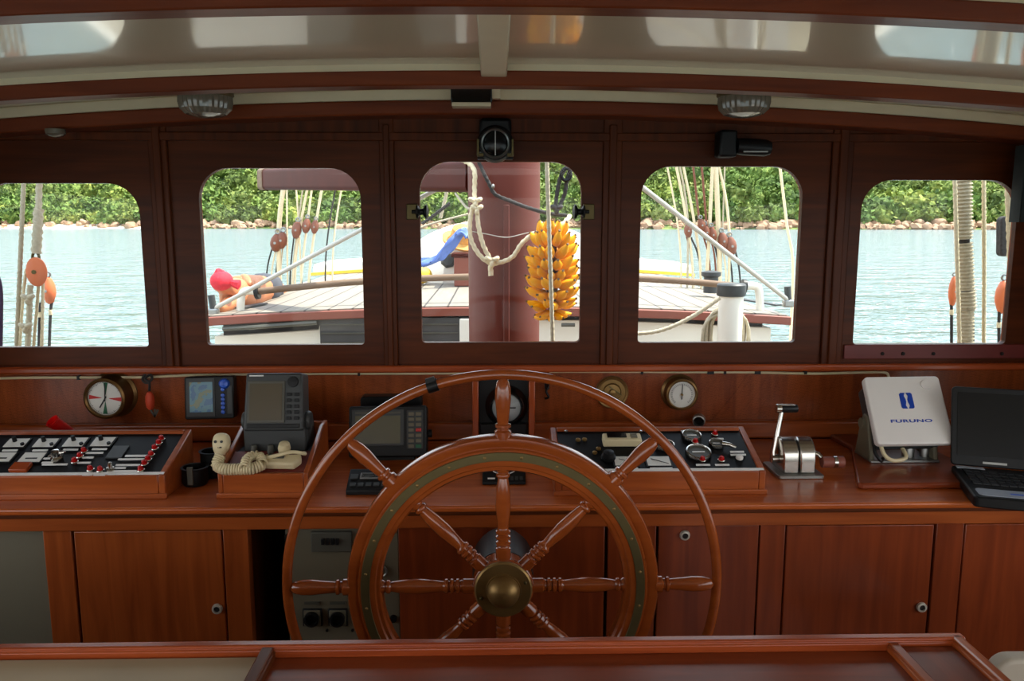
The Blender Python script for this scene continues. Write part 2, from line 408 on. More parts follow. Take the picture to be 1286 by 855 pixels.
# fore and aft batten on the crown of the roof
def batten(y0, y1):
    b = MB(); q = [(y, z) for y, z in ((y0, 1.962+rise(y0)), (y1, 1.962+rise(y1)), (y1, 1.998+rise(y1)), (y0, 1.998+rise(y0)))]
    return b.prism(q, (-.033, 0, 0), (0, 1, 0), (0, 0, 1), (1, 0, 0), .066)
trim(batten(1.577, 2.098), 'cream_matt', bevel=.004); trim(batten(.892, 1.513), 'cream_matt', bevel=.004)
trim(MB().b2(-.035, .02, 2.455, 2.49, 1.962, 1.996), 'cream_matt', bevel=.003)

WIN = [(-30, -12, 230, 174, 185, 436), (250, 258, 211, 453, 457, 433), (527, 529, 203, 731, 728, 430),
       (806, 801, 209, 1008, 1000, 430), (1082, 1073, 226, 1275, 1268, 432)]
FRX = [(-70, 197), (220, 480), (498, 755), (778, 1036), (1062, 1300)]
zs0, zs1 = ZY(457, YW), ZY(176, YW)
wl = []
for i, (tl, bl, ty, tr, br, by) in enumerate(WIN):
    a, b = AY(tl, ty, YW), AY(br, by, YW); c, d = AY(tr, ty, YW), AY(bl, by, YW)
    x0, x1 = (a.x+d.x)/2, (b.x+c.x)/2; z1, z0 = (a.z+c.z)/2, (b.z+d.z)/2
    fx0, fx1 = XY(FRX[i][0], YW, 330), XY(FRX[i][1], YW, 330)
    if i in (0, 4):
        fx0, fx1 = max(fx0, -SX), min(fx1, SX)
        x0, x1 = max(x0, -SX+.04), min(x1, SX-.03)
    wl.append((x0, x1, z0, z1, fx0, fx1))
    root = bpy.data.objects.new('window_%d' % (i+1), None); C.objects.link(root)
    root.location = ((x0+x1)/2, YW, z0); MW[root.name] = Matrix.Translation(root.location); root['kind'] = 'structure'
    top = zs1
    fr = MB().ring((fx0, fx1, zs0, top), rrect(x0, x1, z0, z1, .096, .012), (0, YW, 0), (1, 0, 0), (0, 0, 1), (0, 1, 0), .02)
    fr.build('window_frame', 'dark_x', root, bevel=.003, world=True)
    bead = MB().ring((fx0+.02, fx1-.02, zs0+.01, top-.02), rrect(x0, x1, z0, z1, .096, .012), (0, YW+.02, 0), (1, 0, 0), (0, 0, 1), (0, 1, 0), .006)
    bead.build('outer_bead', 'trim_x', root, world=True)
    MB().b2(fx0+.02, fx1-.02, YW+.0265, YW+.0305, z0-.02, z1+.02).build('window_pane', 'glass', root, world=True)
    if i == 4:
        rail = MB().b2(fx0+.01, fx1-.01, YW-.008, YW+.002, ZY(452, YW), ZY(434, YW)).build('lower_rail', 'maroon_mat', root, world=True, bevel=.002)
        for px in (1108, 1134, 1172, 1258):
            p = AY(px, 444, YW-.008); MB().cyl(p, p-Vector((0, .003, 0)), .006, seg=10).build('screw', 'seam', rail, world=True)
# corner posts and rails of the bulkhead, with raised moulding lines
wf = MB()
edges = [(-SX, wl[0][4])] + [(wl[i][5], wl[i+1][4]) for i in range(4)] + [(wl[4][5], SX)]
for (a, b) in edges:
    if b-a > .004:
        wf.b2(a, b, YW-.012, YW+.06, zs0-.02, 1.95)
        w = b-a
        if w < .1: wf.b2(a+w*.3, a+w*.7, YW-.022, YW-.01, zs0, 1.9)
NN = 30; xs_ = [-SX+2*SX*i/NN for i in range(NN+1)]
wf.prism([(-SX, zs1), (SX, zs1)]+[(x, cz(x)-.03) for x in reversed(xs_)], (0, YW-.006, 0), (1, 0, 0), (0, 0, 1), (0, 1, 0), .066)
wf.b2(-SX, SX, YW-.016, YW, zs1-.004, zs1+.022)
wf.b2(-SX, SX, YW+.02, YW+.10, .0, zs0)
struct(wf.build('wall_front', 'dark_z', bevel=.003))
# instrument backsplash between the counter and the sill, then the sill moulding
zc = .88
struct(MB().b2(-SX, SX, 2.6, 2.62, zc, zs0).build('wall_backsplash', 'wood_z'))
bs = MB().b2(-SX, SX, 2.572, 2.601, zc, ZY(531, 2.572))
trim(bs, 'wood_x', bevel=.008, seg=3)
trim(MB().b2(-SX, SX, 2.538, 2.64, ZY(468, 2.538), ZY(459, 2.538)), 'trim_x', bevel=.007, seg=3)
# sides, back and floor
for sgn, nm in ((-1, 'wall_left'), (1, 'wall_right')):
    hole = [(-1.55, .72), (1.92, .72), (1.92, 1.72), (-1.55, 1.72)]  # unseen side opening, made large to brighten the interior
    mb = MB().ring((-1.7, 2.64, 0, 1.95), hole, (sgn*SX, 0, 0), (0, 1, 0), (0, 0, 1), (sgn, 0, 0), .06)
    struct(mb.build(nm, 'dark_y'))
hole = [(-1.76, .1), (1.76, .1), (1.76, 1.8), (-1.76, 1.8)]  # unseen aft opening, widened so more skylight reaches the console
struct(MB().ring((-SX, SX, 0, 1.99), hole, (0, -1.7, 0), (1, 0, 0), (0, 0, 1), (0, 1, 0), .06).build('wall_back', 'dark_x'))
struct(MB().b2(-SX-.06, SX+.06, -1.7, 2.7, -.05, 0).build('floor', 'floor'))

# ------------------------------------------------------------------ window catches on the middle window
for px, s in ((518, 1), (739, -1)):
    p = AY(px, 266, YW)
    t = thing('window_catch', 'brass catch with a black knob on the %s stile of the middle window' % ('left' if s > 0 else 'right'), 'catch', p, group='catches of the middle window')
    MB().box((0, -.006, 0), (.036, .012, .05)).build('catch_plate', 'brass_dull', t, bevel=.003)
    MB().cyl((0, -.013, 0), (s*.035, -.02, 0), .006, seg=10).build('spindle', 'black', t)
    MB().lathe([(.008, 0), (.02, .003), (.02, .008), (.010, .014), (.010, .024), (.022, .03), (.022, .036), (.006, .042)], (s*.012, -.022, 0), (s, 0, 0), 16).build('knob', 'black', t)

# ------------------------------------------------------------------ lamps and fittings overhead
for px, nm in ((255, 'ribbed glass dome light on the ceiling at the left, above the second window'), (937, 'ribbed glass dome light on the ceiling at the right, above the fourth window')):
    x = XY(px, 2.3, 130); z = cz(x)
    t = thing('ceiling_light', nm, 'ceiling light', (x, 2.32, z-.001), group='dome lights')
    MB().lathe([(.02, 0), (.075, 0), (.077, -.008), (.077, -.028), (.072, -.032), (.02, -.032)], seg=32).build('brass_base', 'brass_dull', t)
    d = MB(); n = 56; prof = [(.070, -.03), (.071, -.048), (.067, -.066), (.053, -.080), (.028, -.087), (.004, -.089)]
    vs, fs = [], []
    for (r, h) in prof:
        for k in range(n): rr = r*(1+(.035 if k % 2 else -.02)); a = 2*PI*k/n; vs.append((rr*math.cos(a), rr*math.sin(a), h))
    for i in range(len(prof)-1):
        for k in range(n): k2 = (k+1) % n; fs.append((i*n+k, i*n+k2, (i+1)*n+k2, (i+1)*n+k))
    d.add(vs, fs); d.build('dome', 'frost', t, smooth=20)
p = AY(592, 118, 2.44)
t = thing('black_box_unit', 'small black box fixed over the middle window at the ceiling edge', 'box', (p.x, 2.44, p.z))
MB().box((0, .02, 0), (.122, .045, .05)).build('casing', 'black_gloss', t, bevel=.003)
MB().box((.0, .012, -.031), (.116, .05, .012)).build('base_plate', 'cream_matt', t, bevel=.002)
# overhead lamp in the middle
p = AY(622, 180, 2.5)
t = thing('overhead_compass', 'black round instrument with a glass lens hanging above the middle window', 'instrument', (p.x, 2.5, p.z))
MB().box((0, .055, .045), (.10, .04, .07)).build('mounting_block', 'black', t, bevel=.01)
MB().lathe([(.02, .075), (.05, .07), (.056, .045), (.056, .012), (.05, 0), (.043, -.002), (.043, .006), (.002, .008)], (0, 0, 0), (0, 1, 0), 32).build('housing', 'black', t)
MB().lathe([(.038, 0), (.043, -.004), (.046, 0), (.046, .004), (.038, .004)], (0, -.001, 0), (0, 1, 0), 32, closed=True).build('bezel_ring', 'steel_dull', t)
MB().lathe([(.039, 0), (.03, -.008), (.016, -.012), (.001, -.013)], (0, .003, 0), (0, 1, 0), 28).build('lens', 'grey_screen', t)
MB().box((0, -.011, 0), (.003, .003, .074)).build('lubber_line', 'steel_dull', t)
for s in (-1, 1):
    MB().box((s*.053, .0, -.012), (.007, .02, .05)).build('bracket_arm', 'brass_dull', t, bevel=.002)
    MB().box((s*.046, .004, -.034), (.02, .014, .01)).build('bracket_foot', 'brass_dull', t, bevel=.002)
MB().box((0, .03, -.043), (.11, .03, .008)).build('bracket_bar', 'black', t, bevel=.002)
# lamp above the fourth window
p = AY(917, 180, 2.5)
t = thing('bulkhead_reading_lamp', 'black swivel lamp mounted above the fourth window', 'lamp', (p.x, 2.5, p.z))
MB().box((-.005, .03, .0), (.055, .07, .082)).build('mounting_block', 'black', t, bevel=.008)
MB().lathe([(.004, 0), (.024, .004), (.026, .02), (.026, .09), (.02, .108), (.004, .114)], (.02, .01, -.008), (1, 0, -.05), 24).build('lamp_head', 'black', t)
MB().box((.075, -.016, -.026), (.075, .004, .004)).build('switch_bar', 'steel_dull', t)
# small round lamp glimpsed at the top left
p = AY(70, 171, 2.46)
solo(MB().lathe([(.028, .02), (.028, .006), (.02, 0), (.004, -.004)], p, (0, 0, 1), 20), 'cabin_downlight', 'frost', 'small round light under the ceiling moulding at the far left', 'light', p)
# cloth hanging at the right edge
a, b = AY(1288, 190, 2.45), AY(1322, 279, 2.45)
mb = MB(); n = 10
poly = [(a.x+.012*math.sin(k*2.1)*(k/n)*.0+k/n*.12, (.012 if k % 2 else 0)) for k in range(n+1)]
poly = poly+[(x, y+.05) for x, y in reversed(poly)]
mb.prism([(x, 2.45+y) for x, y in poly], (0, 0, b.z), (1, 0, 0), (0, 1, 0), (0, 0, 1), a.z-b.z+.02)
solo(mb, 'hanging_dark_cloth', 'darkcloth', 'dark green cloth hanging at the right edge by the fifth window', 'cloth', (a.x+.05, 2.47, b.z), smooth=60)

# ================================================================== CONSOLE
YF = 1.985
zap = ZY(662, 1.975)
t = thing('console_counter', 'long varnished mahogany counter running the width below the windows', 'counter', (0, 2.28, .86))
MB().b2(-SX, SX, 1.955, 2.574, .862, zc).build('worktop', 'counter_x', t, bevel=.006, seg=3, world=True)
MB().b2(-SX, SX, 1.972, 1.99, zap, .863).build('apron', 'wood_x', t, world=True, bevel=.002)
MB().b2(-SX, SX, 1.965, 1.973, .850, .863).build('nosing', 'dark_x', t, world=True, bevel=.003)
zt = zap-.001; zb = .09
def X7(px): return XY(px, YF, 730)
def cabinet(name, label, cat, xa, xb, stiles, doors, mat='wood_z'):
    """xa..xb carcass; doors = (x0, x1, lock px or None)"""
    t = thing(name, label, cat, ((xa+xb)/2, 2.2, 0))
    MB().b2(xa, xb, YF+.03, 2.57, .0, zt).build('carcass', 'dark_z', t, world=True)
    for (a, b) in stiles: MB().b2(a, b, YF, YF+.031, .0, zt).build('stile', mat, t, world=True, bevel=.002)
    for (a, b, lk) in doors:
        d = MB().b2(a+.005, b-.005, YF+.003, YF+.03, zb, zt-.006).build('door', mat, t, world=True, bevel=.003)
        if lk:
            p = AY(lk[0], lk[1], YF)
            l = MB().lathe([(.009, .0), (.014, -.004), (.013, -.010), (.008, -.011), (.008, -.003), (.001, -.003)], (p.x, YF+.004, p.z), (0, 1, 0), 20).build('lock', 'lock_metal', d, world=True)
            MB().cyl((p.x, YF+.002, p.z), (p.x, YF-.004, p.z), .008, seg=14).build('keyhole', 'seam', d, world=True)
    return t
cabinet('console_cabinet', 'reddish cabinet with a round lock at the left, below the gauge box', 'cabinet', X7(59), X7(314), [(X7(59), X7(94)), (X7(283), X7(314))], [(X7(94), X7(283), (273, 764))])
cabinet('console_cabinet', 'mahogany cabinet with a round lock under the throttle at the right', 'cabinet', X7(952), X7(1205), [(X7(952), X7(983)), (X7(1171), X7(1205))], [(X7(983), X7(1171), (1157, 762))], 'red_z')
cabinet('console_cabinet', 'plain mahogany cabinet in the far right corner under the laptop', 'cabinet', X7(1205)+.002, SX-.002, [], [(X7(1205), SX, None)], 'red_z')
t = cabinet('wheel_cabinet', 'dark panelled cabinet behind the ship wheel hub', 'cabinet', X7(501), X7(952)-.002, [], [], 'red_z')
MB().b2(X7(501), X7(760)-.002, YF+.008, YF+.03, zb, zt-.002).build('panel', 'red_z', t, world=True, bevel=.002)
MB().b2(X7(763), X7(824)-.002, YF+.006, YF+.03, zb, zt-.002).build('panel', 'red_z', t, world=True, bevel=.002)
d = MB().b2(X7(826), X7(952)-.003, YF+.003, YF+.03, zb, zt-.004).build('door', 'red_z', t, world=True, bevel=.002)
p = AY(860, 672, YF)
MB().lathe([(.009, .0), (.014, -.004), (.012, -.010), (.008, -.011), (.008, -.003), (.001, -.003)], (p.x, YF+.004, p.z), (0, 1, 0), 20).build('lock', 'lock_metal', d, world=True)
MB().cyl((p.x, YF+.002, p.z), (p.x, YF-.004, p.z), .009, seg=14).build('keyhole', 'seam', d, world=True)
t = thing('grey_locker', 'grey green painted locker at the bottom left corner', 'locker', (X7(20), 2.2, 0))
MB().b2(-SX+.002, X7(59)-.002, YF+.03, 2.57, 0, zt).build('body', 'grey', t, world=True)
MB().b2(-SX+.01, X7(59)-.006, YF+.018, YF+.03, zb, zt-.006).build('door', 'grey', t, world=True, bevel=.003)
# electrical panel
t = thing('electrical_panel', 'grey painted electrical panel with two socket outlets behind the wheel', 'electrical panel', (X7(428), 2.1, 0))
MB().b2(X7(358), X7(500), YF+.022, 2.5, 0, zt).build('cabinet_body', 'grey', t, world=True, bevel=.002)
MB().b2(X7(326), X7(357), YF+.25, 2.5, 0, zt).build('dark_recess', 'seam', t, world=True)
y0 = YF+.022
def at(px, py, y=y0): return AY(px, py, y)
a, b = at(391, 666), at(443, 691)
br = MB().b2(a.x, b.x, y0-.012, y0, b.z, a.z).build('breaker_box', 'grey_dark', t, world=True, bevel=.003)
for px in (407, 413, 419, 425):
    p = at(px, 677); MB().box((p.x, y0-.015, p.z), (.008, .01, .016)).build('switch', 'black', br, world=True, bevel=.001)
for px in (393, 425):
    p = at(px, 774); w = .026
    s = MB().box((p.x, y0-.004, p.z), (.052, .008, .05)).build('socket', 'black', t, world=True, bevel=.003)
    MB().box((p.x, y0-.009, p.z), (.044, .005, .044)).build('socket_plate', 'grey', s, world=True, bevel=.002)
    MB().lathe([(.020, -.001), (.020, -.014), (.015, -.015), (.014, -.004), (.001, -.004)], (p.x, y0-.008, p.z), (0, 1, 0), 20).build('outlet', 'black', s, world=True)
    MB().box((p.x, y0-.004, p.z+.04), (.04, .006, .006)).build('label_plate', 'grey_dark', s, world=True)
for px, py in ((494, 664), (494, 776), (362, 674)):
    p = at(px, py); MB().cyl((p.x, y0, p.z), (p.x, y0-.008, p.z), .01, seg=14).build('rubber_plug', 'black', t, world=True)
for px, py in ((411, 791), (443, 791)):
    p = at(px, py); MB().cyl((p.x, y0, p.z), (p.x, y0-.004, p.z), .004, seg=10).build('screw', 'black', t, world=True)
p = at(480, 716)
MB().tube([(p.x+.012*math.cos(k), y0-.006, p.z+.014*math.sin(k)) for k in [2*PI*i/14 for i in range(14)]], .003, 6, closed=True).build('ring_pull', 'steel_dull', t, world=True)

# ================================================================== CHART TABLE IN FRONT
yt = 1.155
zr = ZY(799, yt)
ztop = ZY(823, yt-.022)
xr = AY(1195, 797, yt).x
t = thing('chart_table', 'mahogany chart table with raised fiddle rails in the foreground', 'table', (0, .85, 0))
MB().b2(-1.8, xr, .42, yt, ztop-.035, ztop).build('table_top', 'red_x', t, world=True, bevel=.002)
def fiddle(p0, p1, w=.022, h=None):
    p0, p1 = Vector(p0), Vector(p1); h = h or zr-ztop; d = (p1-p0).normalized(); n = Vector((-d.y, d.x, 0))
    prof = [(-w/2, 0), (w/2, 0), (w/2, h*.62), (w*.34, h*.74), (w*.42, h*.86), (w*.3, h), (-w*.3, h), (-w*.42, h*.86), (-w*.34, h*.74), (-w/2, h*.62)]
    return MB().prism(prof, p0, n, (0, 0, 1), d, (p1-p0).length)
fiddle((-1.8, yt-.011, ztop), (xr+.011, yt-.011, ztop)).build('far_fiddle_rail', 'trim_x', t, world=True, bevel=.002)
xr2 = AZ(1240, 840, zr)
fiddle((xr, yt-.012, ztop), (xr, .42, ztop)).build('side_fiddle_rail', 'wood_y', t, world=True, bevel=.002)
p = AZ(332, 818, ztop+.02); q = AZ(1142, 822, ztop+.02)
fiddle((p.x, yt-.02, ztop), (p.x, .42, ztop), .024, (zr-ztop)*.9).build('divider_rail', 'dark_y', t, world=True, bevel=.002)
fiddle((q.x, yt-.02, ztop), (q.x, .42, ztop), .02, (zr-ztop)*.7).build('divider_rail', 'wood_y', t, world=True, bevel=.002)
MB().b2(q.x+.012, xr-.012, .42, yt-.024, ztop, ztop+.008).build('tray_board', 'red_y', t, world=True)
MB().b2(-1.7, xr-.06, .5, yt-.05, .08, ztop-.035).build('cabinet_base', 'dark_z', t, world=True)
MB().b2(-1.72, xr-.08, .52, yt-.08, 0, .08).build('plinth', 'dark_x', t, world=True)
solo(MB().b2(-1.78, p.x-.016, .43, yt-.026, ztop+.0005, ztop+.004), 'sea_chart_sheet', 'paper', 'worn greyish paper sheet lying in the left part of the chart table', 'paper sheet', (-1.1, .8, ztop))
# seat corner at the bottom right
ys_ = 1.30; p = AY(1252, 829, ys_); cxs = p.x+.19
t = thing('stool', 'pale grey rounded seat back corner at the lower right beside the chart table', 'stool', (cxs, ys_, 0))
MB().prism(rrect(-.19, .19, .44, p.z, .035, .03), (0, 0, 0), (1, 0, 0), (0, 0, 1), (0, 1, 0), .035).build('backrest', 'warm_grey', t, bevel=.008, seg=3)
MB().prism(rrect(-.18, .18, -.16, .16, .05), (0, .19, .40), (1, 0, 0), (0, 1, 0), (0, 0, 1), .05).build('seat', 'warm_grey', t, bevel=.01, seg=3)
MB().cyl((0, .19, .03), (0, .19, .40), .03, seg=18).build('pedestal', 'steel_dull', t)
MB().lathe([(.17, 0), (.17, .012), (.05, .03), (.03, .034)], (0, .19, 0), (0, 0, 1), 28).build('foot_plate', 'steel_dull', t)

# ================================================================== STEERING WHEEL
yw = 1.72
hc = AY(632, 735, yw); k_ = yw*1.062/1000          # metres per pixel in the wheel plane
wt = thing('helm', 'large varnished eight spoke ship wheel with an outer hoop rail', 'ship wheel', hc)
AXW = (0, 1, 0)
Rh = 275*k_
nh = 128
MB().tube([((Rh-.011)*math.cos(2*PI*i/nh), 0, (Rh-.011)*math.sin(2*PI*i/nh)) for i in range(nh)], .0115, 12, closed=True).build('outer_hoop', 'wheel', wt, smooth=60)
r0, r1 = 151*k_, 194*k_
prof = [(r0, -.012), (r0+.004, -.018), (r0+.011, -.018), (r0+.014, -.022), (r0+.05, -.022), (r0+.053, -.016), (r0+.058, -.018), (r1-.004, -.017), (r1, -.010),
        (r1, .016), (r1-.006, .02), (r0+.006, .02), (r0, .014)]
MB().lathe(prof, (0, 0, 0), AXW, 128, closed=True).build('rim', 'wheel', wt, smooth=30)
band = MB().lathe([(165*k_, -.0225), (165.5*k_, -.0245), (175.5*k_, -.0245), (176*k_, -.0225)], (0, 0, 0), AXW, 128, closed=True).build('brass_band', 'brass_dull', wt, smooth=30)
sc = MB()
for i in range(24):
    a = 2*PI*(i+.5)/24; MB().sphere((170.5*k_*math.cos(a), -.0246, 170.5*k_*math.sin(a)), (.0035, .0015, .0035), 8, 6).build('band_screw', 'brass', band)
_ = sc
K = k_
for i in range(8):
    a = PI*i/4; d = Vector((math.cos(a), 0, math.sin(a)))
    pr = [(.0, 24*K), (9.5*K, 24*K), (9.5*K, 50*K), (8*K, 51*K), (8*K, 53*K)]
    for c in (57, 64, 71): pr += [(7*K, (c-3)*K), (9.4*K, (c-1.4)*K), (9.4*K, (c+1.4)*K), (7*K, (c+3)*K)]
    pr += [(6.6*K, 77*K), (8*K, 88*K), (9.6*K, 104*K), (9.0*K, 122*K), (7*K, 136*K), (6.2*K, 140*K), (8.6*K, 142*K), (8.6*K, 145*K), (6.4*K, 147*K), (9*K, 150*K), (9*K, 153*K), (0, 153*K)]
    sp = MB().lathe(pr, (0, 0, 0), d, 16)
    o = sp.build('spoke', 'wheel', wt, smooth=50)
    hp = [(0, 190*K), (10.5*K, 190*K), (10.5*K, 199*K), (7.5*K, 201*K), (7.5*K, 203*K), (9.6*K, 204.5*K), (9.6*K, 207.5*K), (7*K, 209*K), (8*K, 222*K), (9.8*K, 238*K), (9.6*K, 250*K), (7.6*K, 260*K), (4*K, 265*K), (0, 266*K)]
    MB().lathe(hp, (0, 0, 0), d, 16).build('spoke_handle', 'wheel', wt, smooth=50)
MB().lathe([(0, .03), (38*K, .03), (38*K, -.016), (0, -.016)], (0, 0, 0), AXW, 40).build('hub', 'wheel', wt, bevel=.003)
cap = MB().lathe([(36*K, -.014), (36*K, -.022), (34*K, -.025), (22*K, -.026), (21.5*K, -.03)] + [(20.5*K*math.cos(R(t_)), -.03-.034*math.sin(R(t_))) for t_ in range(0, 91, 9)], (0, 0, 0), AXW, 48, caps=False).build('hub_cap', 'brass', wt, smooth=30)
for a in (20, 200):
    MB().sphere((29*K*math.cos(R(a)), -.027, 29*K*math.sin(R(a))), (.004, .003, .004), 10, 6).build('screw', 'brass_dull', cap)
MB().lathe([(.001, .03), (.07, .03), (.072, .06), (.072, .16), (.06, .2), (.03, .205), (.03, .272), (.001, .272)], (0, 0, 0), AXW, 32, caps=False).build('shaft_housing', 'black', wt)
p = AY(541, 478, yw)
a = math.atan2(p.z-hc.z, p.x-hc.x)
solo(MB().lathe([(.011, -.012), (.0145, -.012), (.0145, .012), (.011, .012)], (hc.x+(Rh-.011)*math.cos(a), yw, hc.z+(Rh-.011)*math.sin(a)), (-math.sin(a), 0, math.cos(a)), 14, closed=True)
     .box((hc.x+(Rh+.002)*math.cos(a), yw-.004, hc.z+(Rh+.002)*math.sin(a)), (.014, .012, .02), (0, -a, 0)), 'tape_mark', 'black', 'black tape clip wrapped on the wheel hoop upper left of the top spoke', 'tape', p)
# ================================================================== INSTRUMENTS ON THE CONSOLE
def dev(name, label, cat, p, rot=(0, 0, 0), group=None): return thing(name, label, cat, p, rot, group)
# -------- wooden instrument boxes with sloping tops
SLA = math.atan2(.066, .19); CS, SN = math.cos(SLA), math.sin(SLA)
PO = Vector((0, 2.03, .943)); PV = Vector((0, CS, SN)); PN = Vector((0, -SN, CS))
def on(px, py, h=0):
    """pixel -> (x, distance up the slope, height) on the sloping panel"""
    d = ray(px, py); k = (PO+PN*h-EYE).dot(PN)/d.dot(PN); p = EYE+d*k
    return Vector((p.x, (p-PO).dot(PV), h))
def _pb(s, name, mat, parent, **kw):
    s.v = [PO+Vector((v.x, 0, 0))+PV*v.y+PN*v.z for v in s.v]; kw['world'] = True
    return s.build(name, mat, parent, **kw)
MB.pb = _pb
LS = .215                                   # length of the slope
def inst_box(label, x0, x1, name='gauge_box'):
    yb, zb_ = PO.y+LS*CS, PO.z+LS*SN
    t = thing(name, label, 'instrument box', ((x0+x1)/2, 2.13, zc))
    w = .018
    side = [(2.03, zc), (yb, zc), (yb, zb_), (2.03, PO.z)]
    b = MB()
    for xx in (x0, x1-w): b.prism(side, (xx, 0, 0), (0, 1, 0), (0, 0, 1), (1, 0, 0), w)
    b.b2(x0+w, x1-w, 2.03, 2.03+w, zc, PO.z); b.b2(x0+w, x1-w, yb-w, yb, zc, zb_)
    b.build('wooden_case', 'wood_x', t, world=True, bevel=.003)
    MB().b2(x0-.004, x1+.004, 2.024, 2.03, zc, zc+.014).build('plinth_moulding', 'wood_x', t, world=True, bevel=.002)
    MB().b2(x0+w+.001, x1-w-.001, .016, LS-.018, -.03, -.003).pb('instrument_panel', 'panel_black', t)
    MB().b2(x0+.004, x1-.004, .004, .013, -.002, .0012).pb('edge_strip', 'strip', t)
    return t
ZP = -.003
def button(t, px, py, r=.0068):
    p = on(px, py+1.5); b = MB().lathe([(r*1.0, ZP-.0), (r*1.3, 0), (r*1.3, .004), (r*1.05, .006), (r*.9, .006), (r*.9, .013), (r*.6, .015), (.001, .015)], p, (0, 0, 1), 16, mi=0)
    o = b.pb('push_button', ['redbtn'], t)
    MB().lathe([(r*1.31, -.0002), (r*1.5, 0), (r*1.5, .004), (r*1.31, .0055)], p, (0, 0, 1), 16, closed=True).pb('collar', 'chrome', o)
def strip(t, px, py, w=.03, h=.006):
    p = on(px, py); MB().box(p+Vector((0, 0, .001)), (w, h, .0024)).pb('label_strip', 'strip', t)
def meter(t, quad, knob=True, line=False, needle=False):
    """quad = near left px, near right px, near py, far py"""
    xl, xr, pyn, pyf = quad
    a, b, f = on(xl, pyn), on(xr, pyn), on(xl, pyf)
    xa, xb, ya, yb = a.x, b.x, a.y, f.y
    cx, cy = (xa+xb)/2, (ya+yb)/2
    o = MB().b2(xa-.004, xb+.004, ya-.004, yb+.004, ZP, ZP+.004).pb('meter', 'black', t)
    MB().b2(xa, xb, ya, yb, ZP+.004, ZP+.0055).pb('meter_scale', 'white_face', o)
    if knob:
        MB().cyl((cx-.008, yb-.012, ZP+.005), (cx-.008, yb-.012, ZP+.02), .006, .005, 12).pb('toggle', 'black', o)
        MB().cyl((cx+.022, ya+.008, ZP+.005), (cx+.022, ya+.008, ZP+.011), .005, .005, 12).pb('screw', 'black', o)
    if line: MB().b2(xa+.014, xb-.012, cy-.009, cy-.004, ZP+.0055, ZP+.0062).pb('scale_line', 'ink', o)
    if needle: MB().tube([(xa+.012, cy+.008, ZP+.0065), (xb-.006, ya+.006, ZP+.0065)], .0008, 5).pb('needle', 'ink', o)
# left box
xr_ = AY(207, 601, 2.03).x
tl = inst_box('long wooden box with a black panel of white meters and red buttons at the left', -1.5, xr_)
for q in ((3.7, 29, 561.6, 551.6), (40.5, 66, 561.6, 551.6), (78, 103, 561, 550.5), (113, 137.5, 560.5, 550)): meter(tl, q)
meter(tl, (-14, 11, 580, 569), False, True); meter(tl, (22, 49, 580.5, 569), False, True)
a, b, f = on(10.5, 593), on(33, 593), on(19, 583)
MB().b2(a.x, b.x, a.y, f.y, ZP, ZP+.012).pb('wooden_plate', 'trim_x', tl, bevel=.002)
for c in ((105.8, 566), (100.5, 572.5), (94, 579), (113.7, 589), (126.3, 590)): button(tl, *c)
for c in ((203, 551), (199.5, 556), (194.7, 562.5), (190, 570.5), (186.2, 576.5), (181.6, 582), (177, 589.5)): button(tl, *c)
for c in ((12.6, 565.8, .04), (50.5, 565.8, .04), (89, 564.8, .04), (125, 564.3, .04), (119, 569, .045), (110.5, 574.8, .03), (106, 581.3, .034), (110, 596.3, .026),
          (171.5, 572.6, .06), (165, 577, .07), (161, 584.2, .065), (146, 588, .05), (156.5, 591.9, .065), (125, 596.5, .03), (140, 595.6, .016), (62, 576, .03), (59.8, 581.2, .03), (69, 583.5, .066)): strip(tl, *c)
p = on(72, 577)
k = MB().lathe([(.016, 0), (.016, .008), (.010, .012), (.010, .028), (.004, .03)], p, (0, 0, 1), 16).pb('key_switch', 'chrome', tl)
MB().tube(catmull([(p.x-.03, p.y+.014, ZP+.004), (p.x-.005, p.y+.02, ZP+.012), (p.x+.016, p.y+.014, ZP+.018), (p.x+.006, p.y, ZP+.024)]), .004, 8).pb('key_lever', 'chrome', k)
p = on(139, 590.5)
MB().lathe([(.011, 0), (.011, .006), (.006, .008), (.005, .024), (.002, .026)], p, (.1, 0, 1), 14).pb('toggle_switch', 'chrome', tl)
a, b, f = on(132, 575), on(152, 575), on(140, 560)
MB().b2(a.x, b.x, a.y, f.y, ZP, ZP+.004).pb('blank_plate', 'charcoal', tl)
# right box
xa_, xb_ = AY(697, 594, 2.03).x, AY(962, 592.5, 2.03).x
tr = inst_box('long wooden box with a black panel of round dials behind the wheel hoop', xa_, xb_)
def dial(px, py, r):
    p = on(px, py)
    o = MB().lathe([(r*.86, .002), (r*.86, .006), (r*.9, .009), (r, .008), (r*1.05, .003), (r*1.05, 0), (.001, 0)], p, (0, 0, 1), 32, caps=False).pb('gauge', 'chrome', tr)
    MB().lathe([(r*.87, .002), (r*.87, .004), (.001, .004)], p, (0, 0, 1), 32).pb('gauge_face', 'grey_dark', o)
    MB().b2(p.x-r*.5, p.x+r*.5, p.y-r*.06, p.y+r*.06, p.z+.004, p.z+.0055).pb('needle', 'strip', o)
dial(868.4, 548, .027); dial(877, 569, .034); dial(835, 560, .026); dial(899.5, 558, .02)
p = on(903, 561)
MB().tube([(p.x+.008, p.y, ZP+.014), (p.x+.025, p.y-.008, ZP+.016), (p.x+.042, p.y-.012, ZP+.010)], [.007, .006, .004], 10).pb('key_lever', 'chrome', tr)
for c in ((897.6, 544.5), (873, 554.5), (881.8, 577), (905.7, 577)): button(tr, *c)
for c in ((883, 584, .038), (907, 584, .038), (925.6, 567.6, .038), (927, 571.3, .042), (845, 572, .02), (830.5, 588.5, .06), (793.4, 588.6, .034), (866, 541.5, .05), (901, 551.3, .034)): strip(tr, *c)
